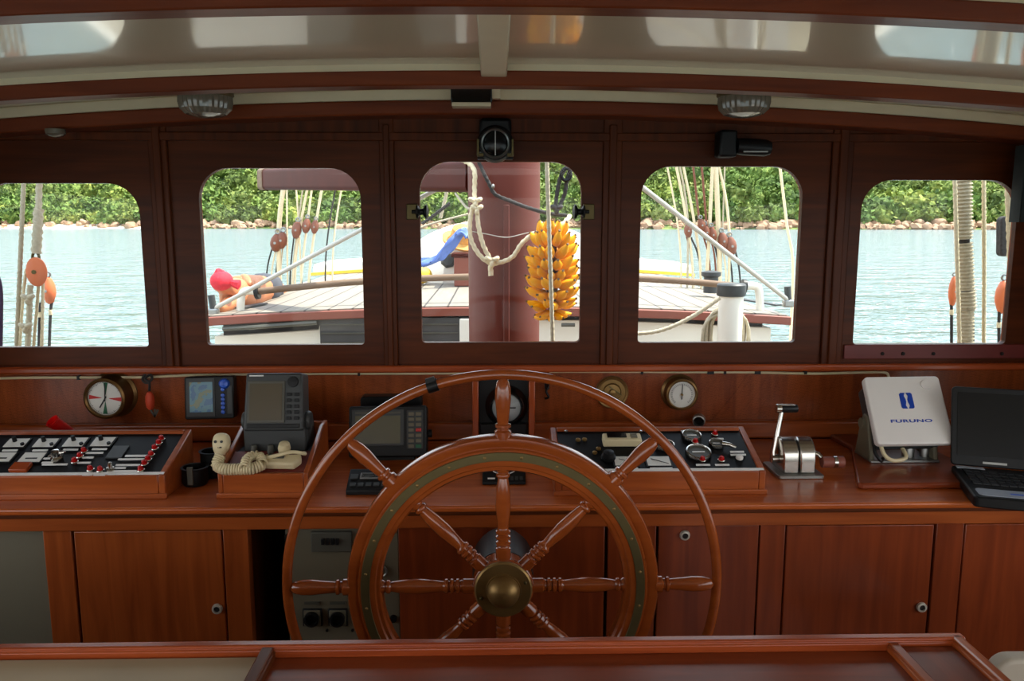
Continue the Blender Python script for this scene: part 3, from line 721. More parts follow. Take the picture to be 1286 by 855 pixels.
meter(tr, (773, 801.5, 585, 574), False, False, True); meter(tr, (814, 843, 585, 574), False, False, True)
p = on(928.5, 575.5); MB().lathe([(.010, 0), (.010, .005), (.006, .009), (.001, .010)], p, (0, 0, 1), 16).pb('indicator_lamp', 'white', tr)
for px, py in ((726, 553), (734, 552.5), (751.5, 564), (747, 569)):
    p = on(px, py); MB().lathe([(.007, 0), (.007, .004), (.003, .007)], p, (0, 0, 1), 10).pb('lamp_stud', 'brass', tr)
for px, py in ((711, 542), (804, 542), (764, 570), (811, 570)):
    p = on(px, py); MB().lathe([(.005, 0), (.005, .003), (.002, .004)], p, (0, 0, 1), 10).pb('screw', 'chrome', tr)
p = on(764, 575); MB().lathe([(.02, 0), (.02, .006), (.016, .007), (.014, .02), (.004, .022)], p, (0, 0, 1), 20).pb('rotary_knob', 'black', tr)
a, b = on(757.5, 560.5), on(806, 560.5)
m = MB().b2(a.x, b.x, a.y, a.y+.036, ZP, ZP+.024).pb('beige_meter', 'bone', tr, bevel=.004)
MB().b2(a.x+.012, a.x+.066, a.y+.012, a.y+.032, ZP+.024, ZP+.0265).pb('display', 'black_gloss', m)
for i in range(3): MB().b2(b.x-.03, b.x-.012, a.y+.01+.008*i, a.y+.015+.008*i, ZP+.024, ZP+.0265).pb('button', 'grey', m)

# -------- bulkhead clock, barometer and brass clinometer on the backsplash
def bulk(name, label, cat, px, py, r, depth, face):
    p0 = AY(px, py, 2.6-depth); t = thing(name, label, cat, (p0.x, 2.6, p0.z))
    return t, p0
def case(t, R_, d, mat='brass_case'):
    MB().lathe([(R_*.2, 0), (R_*1.22, 0), (R_*1.22, -.006), (R_*1.08, -.012), (R_*1.02, -d*.75), (R_*1.07, -d*.82), (R_*1.05, -d*.95), (R_*.95, -d), (R_*.88, -d*.96), (R_*.88, -d*.8), (R_*.2, -d*.8)], (0, 0, 0), (0, 1, 0), 40).build('brass_case', mat, t, smooth=40)
t, _ = bulk('ship_clock', 'brass ship clock with red and green sectors on its white face', 'clock', 130, 501, .055, .075, 0)
R_ = .063; d = .075; case(t, R_, d)
f = MB().lathe([(R_*.88, -d*.8), (R_*.88, -d*.83), (.001, -d*.83)], (0, 0, 0), (0, 1, 0), 40).build('clock_face', 'white_face', t)
def sector(a, mat, w=6, ri=.012, ro=.052, nm='sector'):
    y = -d*.83-.0006
    P = [(ri*math.cos(R(a-w*.4)), y, ri*math.sin(R(a-w*.4))), (ro*math.cos(R(a-w)), y, ro*math.sin(R(a-w))), (ro*math.cos(R(a+w)), y, ro*math.sin(R(a+w))), (ri*math.cos(R(a+w*.4)), y, ri*math.sin(R(a+w*.4)))]
    MB().hexa([Vector(q) for q in P], [Vector(q)-Vector((0, .0006, 0)) for q in P]).build(nm, mat, f)
for a, m in ((175, 'red_ink'), (-5, 'red_ink'), (85, 'green'), (-94, 'green')): sector(a, m, 8)
def hand(a, l, w, y, nm='hand', mat='ink', par=None):
    MB().box((l*.4*math.cos(R(a)), y, l*.4*math.sin(R(a))), (l*1.2, .0012, w), (0, -R(a), 0)).build(nm, mat, par or t)
hand(-122, .036, .004, -d*.83-.003, 'hour_hand'); hand(86, .05, .003, -d*.83-.0045, 'minute_hand')
tk = MB()
for i in range(60):
    a = 2*PI*i/60; l = .006 if i % 5 == 0 else .003
    tk.box(((.053-l/2)*math.cos(a), -d*.83-.0006, (.053-l/2)*math.sin(a)), (l, .0008, .0012), (0, -a, 0))
tk.build('minute_marking', 'ink', f)
t, _ = bulk('barometer', 'brass barometer with a white dial on the backsplash above the right gauge box', 'barometer', 857, 496, .05, .05, 0)
R_ = .05; d = .05; case(t, R_, d)
f = MB().lathe([(R_*.88, -d*.8), (R_*.88, -d*.83), (.001, -d*.83)], (0, 0, 0), (0, 1, 0), 40).build('barometer_face', 'white_face', t)
tk = MB()
for i in range(36):
    a = R(-50+280*i/35); tk.box((.034*math.cos(a), -d*.83-.0006, .034*math.sin(a)), (.006, .0008, .0012), (0, -a, 0))
tk.build('scale_marking', 'ink', f)
hand(88, .034, .0022, -d*.83-.003, 'needle', 'ink', t); hand(-92, .016, .003, -d*.83-.004, 'needle', 'ink', t)
MB().lathe([(.004, 0), (.004, -.006), (.001, -.007)], (0, -d*.83, 0), (0, 1, 0), 12).build('pin', 'brass', t)
p = AY(769, 493, 2.585)
t = thing('brass_gauge', 'all brass round gauge with ringed face, half hidden behind the wheel hoop', 'gauge', (p.x, 2.6, p.z))
MB().lathe([(.001, 0), (.055, 0), (.055, -.012), (.051, -.018), (.046, -.016), (.044, -.012), (.032, -.012), (.030, -.015), (.027, -.012), (.012, -.013), (.010, -.02), (.001, -.022)], (0, 0, 0), (0, 1, 0), 40).build('brass_dial', 'brass', t, smooth=30)
MB().box((.01, -.015, .006), (.05, .003, .004), (0, .6, 0)).build('pointer', 'brass_dull', t)
p = AY(880, 527, 2.55)
t = thing('round_port_plug', 'small black round fitting with a metal rim below the barometer', 'fitting', (p.x, 2.571, p.z))
MB().lathe([(.017, 0), (.021, -.008), (.021, -.026), (.017, -.028), (.016, -.012), (.001, -.012)], (0, 0, 0), (.3, 1, .2), 24).build('rim', 'steel_dull', t)
MB().lathe([(.016, -.013), (.016, -.016), (.001, -.018)], (0, 0, 0), (.3, 1, .2), 24).build('plug', 'black', t)

# -------- cable along the backsplash
def cable(pxs, label):
    pts = [AY(x, y, 2.59) for x, y in pxs]
    t = thing('cable', label, 'cable', pts[0])
    MB().tube(catmull(pts, 8), .0045, 8).build('sheath', 'bone', t, world=True)
    return t
t = cable([(-60, 477), (0, 475), (50, 474), (100, 474), (180, 473.5), (240, 471), (300, 470), (420, 469), (520, 469), (600, 468)], 'cream cable clipped under the sill to the left of the wheel spoke')
for px, py in ((99, 474), (451, 469)):
    p = AY(px, py, 2.59); MB().box(p, (.008, .013, .014)).build('clip', 'black', t, world=True)
t = cable([(690, 466.5), (760, 466.5), (850, 467), (950, 467.5), (1020, 469), (1090, 467.5), (1112, 468), (1116, 474)], 'cream cable clipped under the sill to the right of the wheel spoke')
for px, w in ((806, .008), (892, .022), (910, .008), (951, .02), (1011, .01)):
    p = AY(px, 467.3, 2.59); MB().box(p, (w, .013, .013)).build('clip', 'black', t, world=True)
# -------- float key ring
p = AY(187, 468, 2.575)
t = thing('float_keyring', 'orange float key ring hanging from a knotted cord under the sill', 'key ring', (p.x, 2.575, p.z))
kz = lambda py: ZY(py, 2.575, 187)-p.z
MB().tube(catmull([(-.012, 0, -.004), (-.02, -.005, -.022), (-.004, -.012, -.032), (.01, -.004, -.02), (.002, .004, -.008), (-.01, -.008, -.018), (.004, -.012, -.03), (.0, -.006, kz(490))]), .004, 8).build('knotted_cord', 'rope_dark', t)
MB().lathe([(.002, 0), (.008, -.003), (.0135, -.016), (.0145, -.034), (.012, -.052), (.006, -.060), (.001, -.061)], (0, -.006, kz(491)), (0, 0, 1), 20).build('float', 'orange', t)
for a in (-.5, .1, .5): MB().box((.012*a+.012, -.006, kz(516)-.006), (.006, .003, .026), (0, a, 0)).build('key', 'grey_dark', t)
# -------- small hook behind the wheel
p = AY(687, 490, 2.595)
solo(MB().tube(catmull([(p.x, p.y+.004, p.z+.03), (p.x+.002, p.y-.016, p.z+.016), (p.x-.004, p.y-.02, p.z), (p.x+.004, p.y-.02, p.z-.018), (p.x-.006, p.y-.012, p.z-.026)]), .004, 8).box((p.x, p.y+.002, p.z+.02), (.016, .006, .034)),
     'wall_hook', 'black', 'small black hook on the backsplash right of the compass', 'hook', p)

# -------- chart plotter on the backsplash shelf
p = AY(262, 500, 2.50)
t = dev('chart_plotter', 'small black chart plotter with a blue map screen and blue buttons', 'chart plotter', (p.x, 2.50, p.z-.068), (R(-8), 0, R(6)))
MB().prism(rrect(-.076, .076, 0, .136, .008), (0, 0, 0), (1, 0, 0), (0, 0, 1), (0, 1, 0), .045).build('casing', 'black', t, bevel=.003)
MB().box((-.026, -.001, .07), (.088, .004, .124)).build('screen_bezel', 'charcoal', t, bevel=.001)
MB().box((-.024, -.004, .071), (.071, .003, .096)).build('map_screen', 'map', t)
MB().lathe([(.001, -.012), (.012, -.010), (.017, -.003), (.017, 0), (.001, 0)], (.047, 0, .112), (0, 1, 0), 24).build('direction_pad', 'bluebtn', t)
for z in (.094, .075, .062, .049, .036, .022): MB().lathe([(.001, -.006), (.006, -.005), (.007, 0), (.001, 0)], (.042, 0, z), (0, 1, 0), 14).build('button', 'bluebtn', t)
MB().box((.063, -.001, .06), (.016, .004, .09)).build('side_grip', 'charcoal', t, bevel=.001)
MB().box((0, .05, .02), (.08, .035, .03)).build('mounting_bracket', 'black', t, bevel=.003)

# -------- radio box with the display unit on top
bx0, bx1 = AY(273, 599, 2.03).x, AY(387, 598, 2.03).x; bz = PO.z
t = thing('radio_box', 'open topped wooden box with a maroon pad between the gauge box and the wheel', 'instrument box', ((bx0+bx1)/2, 2.13, zc))
b = MB(); w = .013; yb, zbk = PO.y+LS*CS, PO.z+LS*SN
side = [(2.03, zc), (yb+.06, zc), (yb+.06, zbk+.01), (yb, zbk+.008), (2.03, PO.z+.004)]
for xx in (bx0, bx1-w): b.prism(side, (xx, 0, 0), (0, 1, 0), (0, 0, 1), (1, 0, 0), w)
b.b2(bx0+w, bx1-w, 2.03, 2.03+w, zc, PO.z+.002); b.b2(bx0+w, bx1-w, yb+.06-w, yb+.06, zc, zbk+.008)
b.build('wooden_case', 'wood_x', t, world=True, bevel=.003)
MB().b2(bx0-.004, bx1+.004, 2.024, 2.03, zc, zc+.014).build('plinth_moulding', 'wood_x', t, world=True, bevel=.002)
MB().b2(bx0+w+.001, bx1-w-.001, .015, .11, -.03, -.004).pb('maroon_pad', 'maroon_mat', t)
PADZ = PO.z+.112*SN-.012
MB().b2(bx0+w+.001, bx1-w-.001, PO.y+.112*CS, yb+.06-w-.001, zc+.002, PADZ).build('black_well', 'black', t, world=True)
# display unit
p = AY(347, 562, 2.16)
zb_ = PADZ+.001
t = thing('radar_display', 'grey radar display with an unlit screen on a tilting base', 'radar display', (p.x, 2.165, zb_))
t.scale = (.96, .96, .96)
kk = 2.30*1.03/1000
MB().prism(rrect(-.088, .088, 0, .075, .012, .004), (0, -.02, .0), (1, 0, 0), (0, 0, 1), (0, 1, 0), .12).build('tilt_base', 'charcoal', t, bevel=.006)
for s in (-1, 1):
    MB().lathe([(.004, 0), (.026, 0), (.028, .006), (.024, .014), (.004, .016)], (s*.084, .02, .085), (s, 0, 0), 24).build('pivot_knob', 'charcoal', t)
    MB().box((s*.0855, .03, .05), (.008, .05, .09)).build('bracket_arm', 'charcoal', t, bevel=.003)
hd = MB(); Rm = Euler((R(-14), 0, R(1))).to_matrix()
q = [(-.086, 0), (.086, 0), (.08, .166), (-.08, .166)]
head = MB().prism(q, (0, 0, 0), (1, 0, 0), (0, 0, 1), (0, 1, 0), .085)
O = Vector((0, -.03, .066))
def tilt(mb): mb.v = [Rm @ v+O for v in mb.v]; return mb
tilt(head).build('display_head', 'charcoal', t, bevel=.007, seg=3)
tilt(MB().box((-.021, -.0015, .083), (.106, .004, .12))).build('screen_bezel', 'grey_dark', t, bevel=.001)
tilt(MB().box((-.021, -.004, .083), (.092, .003, .105))).build('screen', 'brown_screen', t)
tilt(MB().lathe([(.001, -.006), (.015, -.005), (.016, 0), (.001, 0)], (.054, 0, .14), (0, 1, 0), 20)).build('direction_pad', 'black', t)
for i in range(5):
    for j in range(2): tilt(MB().box((.044+.022*j, -.002, .036+.017*i), (.014, .005, .009))).build('key', 'black', t, bevel=.001)
tilt(MB().box((-.05, -.001, .158), (.04, .002, .004))).build('name_strip', 'strip', t)
tilt(MB().box((0, -.001, .014), (.15, .003, .012))).build('lower_lip', 'black', t, bevel=.002)
for xx in (-.055, -.008): MB().cyl((xx, -.034, .0), (xx, -.034, .026), .011, .008, 14).build('cable_plug', 'grey_dark', t)
# beige box edge seen behind display
p = AY(311, 505, 2.45); q = AY(322, 548, 2.45)
solo(MB().b2(p.x, q.x+.13, 2.45, 2.5, zc, p.z+.03), 'beige_junction_box', 'bone', 'beige box mostly hidden behind the grey radar display', 'box', ((p.x+q.x)/2, 2.47, zc), bevel=.006)
# handset with coiled cord
def H(px, py, h=0):
    v = on(px, py, h); return PO+Vector((v.x, 0, 0))+PV*v.y+PN*v.z
q = on(353, 583); p = H(353, 583)
t = thing('radio_handset', 'cream radio handset with a coiled cord lying on the maroon pad', 'radio handset', p)
MB().prism([(-.052, -.018), (.04, -.022), (.055, .002), (.05, .024), (.015, .022), (-.045, .026)], (q.x, q.y, -.0035), (1, 0, 0), (0, 1, 0), (0, 0, 1), .022).pb('handset_body', 'bone', t, bevel=.006, seg=3)
e = on(358, 573); MB().lathe([(.001, .034), (.014, .03), (.017, .016), (.015, 0), (.001, 0)], (e.x, e.y, .012), (.1, 0, 1), 20).pb('ear_cup', 'bone', t)
MB().b2(q.x-.035, q.x+.01, q.y-.0, q.y+.018, .0185, .022).pb('button_pad', 'grey_dark', t, bevel=.002)
MB().tube(catmull([(q.x-.05, q.y+.005, .014), (q.x-.01, q.y+.004, .026), (q.x+.03, q.y+.014, .03), (q.x+.06, q.y+.02, .02), (q.x+.055, q.y+.034, .012)]), .005, 8).pb('lead', 'bone', t)
def coil(path, r, wire, turns):
    pts = catmull(path, 40); n = len(pts); out = []
    L = [0]
    for i in range(1, n): L.append(L[-1]+(pts[i]-pts[i-1]).length)
    m = turns*10
    for j in range(m+1):
        s = L[-1]*j/m; i = 1
        while i < n-1 and L[i] < s: i += 1
        u = (s-L[i-1])/max(1e-9, L[i]-L[i-1]); c = pts[i-1].lerp(pts[i], u); tg = (pts[i]-pts[i-1]).normalized()
        x = tg.cross(Vector((0, 0, 1))).normalized(); y = x.cross(tg)
        a = 2*PI*j/10; out.append(c+(x*math.cos(a)+y*math.sin(a))*r)
    return MB().tube(out, wire, 6)
CO = [H(277, 572, .03), H(273, 584, .016), H(283, 589, .016), H(300, 589, .016), H(318, 588, .016), H(330, 583, .018)]
coil(CO, .0125, .0036, 24).build('coiled_cord', 'bone', t, world=True, smooth=70)
coil([H(307, 587, .03), H(310, 577, .03), H(318, 572, .024), H(326, 573, .02), H(330, 582, .02)], .0105, .0034, 12).build('cord_loop', 'bone', t, world=True, smooth=70)
# fist microphone
p = AY(277, 585, 2.12)
t = thing('fist_microphone', 'cream fist microphone with dark holes standing beside the radio box', 'microphone', (p.x, 2.12, p.z-.01), (R(-10), 0, R(-8)))
t.scale = (.72, .72, .72)
mm = MB(); prof = [(0, .014, .010), (.03, .018, .014), (.058, .02, .016), (.066, .028, .02), (.085, .033, .024), (.105, .035, .024), (.125, .032, .02), (.136, .022, .012), (.139, .006, .004)]
vs, fs = [], []; n = 20
for (h, a, b_) in prof:
    for k in range(n): an = 2*PI*k/n; vs.append((a*math.copysign(abs(math.cos(an))**.8, math.cos(an)), b_*math.copysign(abs(math.sin(an))**.8, math.sin(an)), h))
for i in range(len(prof)-1):
    for k in range(n): k2 = (k+1) % n; fs.append((i*n+k, i*n+k2, (i+1)*n+k2, (i+1)*n+k))
fs += [tuple(range(n)), tuple((len(prof)-1)*n+k for k in range(n))]
mm.add(vs, fs).build('microphone_body', 'bone', t, sub=1, smooth=60)
for x, z, r in ((-.013, .107, .0055), (.011, .108, .005)): MB().lathe([(r, 0), (r, -.004), (.001, -.004)], (x, -.0212, z), (0, 1, 0), 14).build('speaker_hole', 'ink', t)
MB().box((.004, -.020, .086), (.016, .006, .005)).build('talk_button', 'seam', t)
# black twin cup fitting
p = AZ(237, 612, zc)
t = thing('black_cup_holder', 'black twin cup fitting with a grey clip between the two wooden boxes', 'cup holder', (p.x+.012, p.y+.05, zc))
for (x, y, r, h) in ((-.004, -.02, .034, .05), (.022, .05, .034, .075)):
    MB().lathe([(.001, 0), (r*.9, 0), (r, .008), (r*1.02, h-.004), (r*1.12, h), (r*.9, h), (r*.86, .012), (.001, .012)], (x, y, 0), (0, 0, 1), 28).build('cup', 'black', t)
MB().box((-.004, -.056, .034), (.016, .008, .05)).build('grey_clip', 'grey_dark', t, bevel=.002)
MB().box((.008, .015, .01), (.03, .06, .02)).build('link_bar', 'black', t, bevel=.003)
# red torch
p, q = AY(66, 529, 2.36), AY(103, 556, 2.42)
t = thing('red_torch', 'bright red tube standing up behind the left gauge box', 'torch', q)
dv = (p-q)
MB().lathe([(.001, 0), (.019, 0), (.019, dv.length*.97), (.0205, dv.length*.98), (.0205, dv.length*1.03), (.016, dv.length*1.03), (.015, dv.length*.9), (.001, dv.length*.9)], q, dv, 24).build('torch_body', 'redplastic', t, world=True)
# -------- black radio / fax unit left of the wheel
p = AY(487, 574, 2.34)
t = dev('navigation_receiver', 'black receiver with a wide dim screen and grey keypad, behind the wheel hoop', 'receiver', (p.x, 2.34, p.z), (R(-16), 0, R(2)))
kq = 2.34*1.04/1000
MB().prism(rrect(-.118, .118, 0, .155, .008), (0, 0, 0), (1, 0, 0), (0, 0, 1), (0, 1, 0), .09).build('casing', 'black', t, bevel=.004)
MB().box((-.03, -.002, .089), (.158, .006, .112)).build('screen_bezel', 'charcoal', t, bevel=.002)
MB().box((-.03, -.006, .083), (.136, .003, .084)).build('screen', 'olive_screen', t)
MB().box((-.03, -.006, .134), (.136, .003, .006)).build('title_strip', 'grey_dark', t)
MB().box((.082, -.002, .082), (.05, .005, .118)).build('keypad_plate', 'charcoal', t, bevel=.002)
for i in range(7):
    for j in range(2):
        m = 'redbtn' if (i == 3 and j == 1) else ('green' if (i == 0 and j == 1) else 'grey')
        MB().box((.071+.022*j, -.006, .032+.0162*i), (.017, .004, .0105)).build('key', m, t, bevel=.001)
MB().lathe([(.004, 0), (.012, 0), (.013, .012), (.004, .014)], (.119, .04, .07), (1, 0, 0), 18).build('pivot_knob', 'black', t)
MB().box((0, .05, -.012), (.16, .06, .03)).build('stand', 'black', t, bevel=.004)
p = AY(492, 506, 2.57)  # plain black block on the backsplash above the receiver
solo(MB().prism(rrect(-.1, .1, -.024, .026, .012), (p.x, 2.55, p.z), (1, 0, 0), (0, 0, 1), (0, 1, 0), .05), 'black_wall_block', 'black', 'low black block on the backsplash above the black receiver', 'wall_block', p, bevel=.004)
# -------- autopilot controller
p = AZ(456, 622, zc)
t = dev('autopilot_controller', 'small slanted black controller with keys on the counter left of the wheel rim', 'controller', (p.x+.006, p.y, zc))
MB().prism([(0, 0), (.075, 0), (.075, .05), (0, .014)], (-.052, 0, 0), (0, 1, 0), (0, 0, 1), (1, 0, 0), .11).build('casing', 'black', t, bevel=.003)
sl = math.atan2(.036, .075)
def onp(x, s, w, h, nm, mat, par): MB().box((x, s*math.cos(sl), .014+s*math.sin(sl)+.0015), (w, h, .004), (sl, 0, 0)).build(nm, mat, par, bevel=.0008)
onp(.015, .052, .07, .022, 'display_frame', 'steel_dull', t); onp(.015, .0525, .064, .017, 'display', 'black_gloss', t)
for i in range(5): onp(-.036+.021*i, .02, .015, .012, 'key', 'charcoal', t)
onp(-.036, .05, .02, .018, 'key', 'charcoal', t)
# -------- rudder indicator
p = AZ(633, 609, zc)
t = dev('rudder_indicator', 'small black indicator with a half round scale lying on the counter inside the wheel', 'indicator', (p.x, p.y, zc))
MB().prism([(0, 0), (.07, 0), (.07, .055), (.06, .055), (0, .008)], (-.06, 0, 0), (0, 1, 0), (0, 0, 1), (1, 0, 0), .12).build('casing', 'black', t, bevel=.003)
sl = math.atan2(.047, .06)
def sp_(x, s, up=.001): return Vector((x, s*math.cos(sl)-up*math.sin(sl), .008+s*math.sin(sl)+up*math.cos(sl)))
MB().tube([sp_(.04*math.cos(R(a)), .056-.03*abs(math.sin(R(a)))) for a in range(0, 181, 12)], .0016, 6, closed=True).build('scale_arc', 'strip', t)
MB().tube([sp_(0, .052, .002), sp_(.006, .03, .002)], .0012, 6).build('needle', 'strip', t)
for i in range(3): MB().box(sp_(.022+.013*i, .012, .001), (.008, .012, .003), (sl, 0, 0)).build('key', 'charcoal', t)
MB().box(sp_(-.035, .012, .001), (.02, .004, .002), (sl, 0, 0)).build('name_strip', 'strip', t)

# -------- compass in the niche behind the top spoke
p0, p1 = AY(593, 541, 2.50), AY(672, 474, 2.50)
t = thing('steering_compass', 'black steering compass between two upright wooden strips behind the top spoke', 'compass', ((p0.x+p1.x)/2, 2.52, p0.z-.03))
cx = (p0.x+p1.x)/2
zn0, zn1 = p0.z-.03, p1.z
for (a, b) in ((593, 601), (664, 672)): 
    xa, xb = XY(a, 2.50, 505), XY(b, 2.50, 505)
    s_ = MB().b2(xa, xb, 2.50, 2.571, zn0, zn1).build('side_strip', 'trim_z', t, world=True, bevel=.003)
xa, xb = XY(601.5, 2.5, 505), XY(663.5, 2.5, 505)
MB().b2(xa, xb, 2.53, 2.57, zn0, zn1-.004).build('black_back_board', 'black', t, world=True)
MB().b2(xa+.004, xb-.004, 2.508, 2.53, zn0+.004, zn0+.05).build('lower_block', 'black', t, world=True, bevel=.004)
c = AY(636, 512, 2.49)
MB().lathe([(.01, .045), (.068, .045), (.068, .03), (.060, .02), (.054, .004), (.049, 0), (.046, .004), (.046, .012), (.01, .012)], (c.x, 2.485, c.z), (0, 1, 0), 40).build('bowl', 'black_gloss', t, world=True)
cdl = MB().lathe([(.0455, .010), (.0455, .004), (.001, .004)], (c.x, 2.485, c.z), (0, 1, 0), 36).build('compass_dial', 'dial_grey', t, world=True)
MB().lathe([(.0455, .003), (.036, -.006), (.02, -.011), (.001, -.012)], (c.x, 2.485, c.z), (0, 1, 0), 36, caps=False).build('glass_dome', 'dial_glass', t, world=True)
MB().b2(c.x-.03, c.x+.03, 2.4875, 2.4885, c.z-.002, c.z+.002).build('card_line', 'ink', cdl, world=True)

# -------- throttle
pl, pr_ = AZ(978, 602, zc), AZ(1036, 602, zc)
cxt = (pl.x+pr_.x)/2
t = thing('throttle_control', 'chrome twin drum throttle with a black tipped lever, right of the wheel', 'throttle', (cxt, pl.y+.07, zc))
MB().prism(rrect(-.066, .066, -.07, .07, .01), (0, 0, 0), (1, 0, 0), (0, 1, 0), (0, 0, 1), .01).build('base_plate', 'steel_dull', t, bevel=.002)
def drum(x0, x1):
    pr = [(-.052, .01), (.052, .01), (.052, .045)] + [(.052*math.cos(R(a)), .055+.05*math.sin(R(a))) for a in range(6, 176, 10)] + [(-.052, .045)]
    return MB().prism(pr, (x0, 0, 0), (0, 1, 0), (0, 0, 1), (1, 0, 0), x1-x0)
drum(-.046, -.002).build('drum', 'chrome', t, bevel=.004); drum(.002, .046).build('drum', 'chrome', t, bevel=.004)
tp = AY(985, 513, pl.y+.09); tx, ty, tz = tp.x-cxt, tp.y-(pl.y+.07), tp.z-zc
MB().tube([(-.058, .0, .03), (-.058, .004, .06), (tx-.006, ty, tz)], [.010, .009, .006], 12).build('lever_arm', 'chrome', t)
MB().lathe([(.001, 0), (.013, 0), (.013, .016), (.001, .018)], (-.047, 0, .04), (-1, 0, 0), 18).build('lever_pivot', 'chrome', t)
g = MB().lathe([(.001, 0), (.011, 0), (.012, .01), (.012, .054), (.010, .058), (.001, .058)], (tx-.02, ty, tz), (1, 0, 0), 20).build('lever_grip', 'black', t)
MB().lathe([(.001, 0), (.0128, .0), (.0128, .014), (.001, .014)], (tx-.024, ty, tz), (1, 0, 0), 20).build('grip_end', 'chrome', g)
MB().box((tx+.004, ty, tz+.011), (.052, .012, .004)).build('grip_cap', 'chrome', g, bevel=.001)
q = AY(1030, 581, pl.y+.07)
MB().tube([(.046, .0, .06), (.07, -.01, .055), (.075, -.02, .046)], .007, 10).build('side_arm', 'chrome', t)
hx = XY(1032, pl.y+.05, 580)-cxt
hn = MB().lathe([(.001, 0), (.016, 0), (.0165, .05), (.0175, .062), (.001, .062)], (hx, -.02, ZY(580, pl.y+.05, 1040)-zc), (1, 0, 0), 20).build('side_handle', 'roof_edge', t)
MB().lathe([(.0166, .032), (.018, .032), (.018, .042), (.0166, .042)], (hx, -.02, ZY(580, pl.y+.05, 1040)-zc), (1, 0, 0), 20, closed=True).build('handle_band', 'chrome', hn)

# -------- display under a white cover
a, b, c_, d_ = AZ(1040, 550, zc), AZ(1078, 615, zc), AZ(1250, 612, zc), AZ(1230, 548, zc)
bd = [(a.x, 2.56), (a.x+.01, 2.42), (b.x, b.y+.01), (b.x+.012, b.y), (c_.x, b.y), (c_.x, 2.56)]
tb = solo(MB().prism(bd, (0, 0, zc), (1, 0, 0), (0, 1, 0), (0, 0, 1), .018), 'mounting_board', 'red_x', 'dark wooden board on the counter under the white covered display', 'board', (b.x+.1, 2.3, zc), bevel=.005)
zm = zc+.018
BL, BR, TL, TR = AY(1101, 560, 2.20), AY(1198, 557, 2.20), AY(1083, 474, 2.325), AY(1177, 474, 2.325)
o = (BL+BR)/2
u = (BR-BL+TR-TL).normalized(); vv = ((TL+TR)/2-(BL+BR)/2); hgt = vv.length; v_ = vv.normalized(); n_ = u.cross(v_).normalized()   # n_ points to the camera
if n_.y > 0: n_ = -n_
wd = ((BR-BL).length+(TR-TL).length)/2
t = thing('covered_display', 'marine display under a white cover with a blue emblem and maker lettering', 'marine display', (o.x, 2.28, zm))
MB().prism(rrect(-wd/2, wd/2, 0, hgt, .012), o-n_*.014, u, v_, n_, .022).build('white_cover', 'white', t, world=True, bevel=.004, seg=3)
MB().prism(rrect(-wd/2+.012, wd/2-.012, .012, hgt-.012, .01), o-n_*.075, u, v_, n_, .062).build('display_body', 'charcoal', t, world=True, bevel=.004)
def onc(x, y, z=.0086): return o+u*x+v_*y+n_*z
cov = t
MB().lathe([(.016, -.001), (.015, .003), (.012, .0035), (.001, .0025)], onc(wd*.30, hgt*.86), n_, 20).build('cover_dimple', 'white', t, world=True)
# emblem: two facing shapes with a wavy gap
ex, ey, ew, eh = .0, hgt*.63, .038, .05
left = [(-ew/2, -eh/2+.004), (-ew/2+.004, -eh/2), (-.0015, -eh/2), (-.006, -eh*.3), (-.0025, -.004), (-.0025, .004), (-.006, eh*.3), (-.0015, eh/2), (-ew/2+.004, eh/2), (-ew/2, eh/2-.004)]
right = [(-x, y) for x, y in reversed(left)]
em = MB()
for poly in (left, right):
    P_ = [onc(ex+x, ey+y, .0081) for x, y in poly]; Q_ = [p+n_*.0012 for p in P_]; em.hexa(P_, Q_)
em.build('emblem', 'blue_ink', t, world=True)
fc = bpy.data.curves.new('maker_lettering', 'FONT'); fc.body = 'FURUNO'; fc.size = .021; fc.align_x = 'CENTER'; fc.extrude = .0005; fc.offset = .0004; fc.space_character = 1.08
fo = bpy.data.objects.new('maker_lettering', fc); C.objects.link(fo); fo.parent = t; fc.materials.append(M['blue_ink'])
mt = Matrix((u, v_, n_)).transposed().to_4x4(); mt.translation = onc(0, hgt*.31, .0088)
bpy.context.view_layer.update()
fm = bpy.data.meshes.new_from_object(fo); bpy.data.objects.remove(fo)
fo = bpy.data.objects.new('maker_lettering', fm); C.objects.link(fo); fo.parent = t
fm.transform(mw(t).inverted() @ mt @ Matrix.Diagonal((1.38, .62, 1, 1)))
# bracket
pb = AY(1092, 575, 2.27); pt_ = AY(1086, 515, 2.31)
MB().prism([(-.05, 0), (.055, 0), (.03, .11), (.012, .135), (-.012, .132), (-.02, .11)], (pb.x-.012, 2.29, zm), (0, 1, 0), (0, 0, 1), (1, 0, 0), .014).build('bracket_arm', 'grey', t, world=True, bevel=.004)
pb2 = BR.x-.03
MB().prism([(-.05, 0), (.055, 0), (.03, .11), (.012, .135), (-.012, .132), (-.02, .11)], (pb2, 2.29, zm), (0, 1, 0), (0, 0, 1), (1, 0, 0), .014).build('bracket_arm', 'grey', t, world=True, bevel=.004)
MB().b2(pb.x-.012, pb2+.014, 2.235, 2.345, zm, zm+.008).build('bracket_base', 'steel_dull', t, world=True, bevel=.002)
MB().cyl((pb.x-.02, 2.30, zm+.105), (pb.x+.03, 2.30, zm+.105), .016, seg=18).build('pivot_knob', 'grey', t, world=True)
MB().tube(catmull([(pb.x+.015, 2.25, zm+.07), (pb.x+.02, 2.225, zm+.03), (pb.x+.045, 2.215, zm+.014), (pb.x+.085, 2.225, zm+.02), (pb.x+.09, 2.26, zm+.04)]), .006, 8).build('cream_cable', 'bone', t, world=True)
MB().tube(catmull([(pb.x+.02, 2.27, zm+.075), (pb.x-.004, 2.235, zm+.04), (pb.x+.01, 2.222, zm+.012), (pb.x+.03, 2.25, zm+.01)]), .005, 8).build('black_cable', 'black', t, world=True)
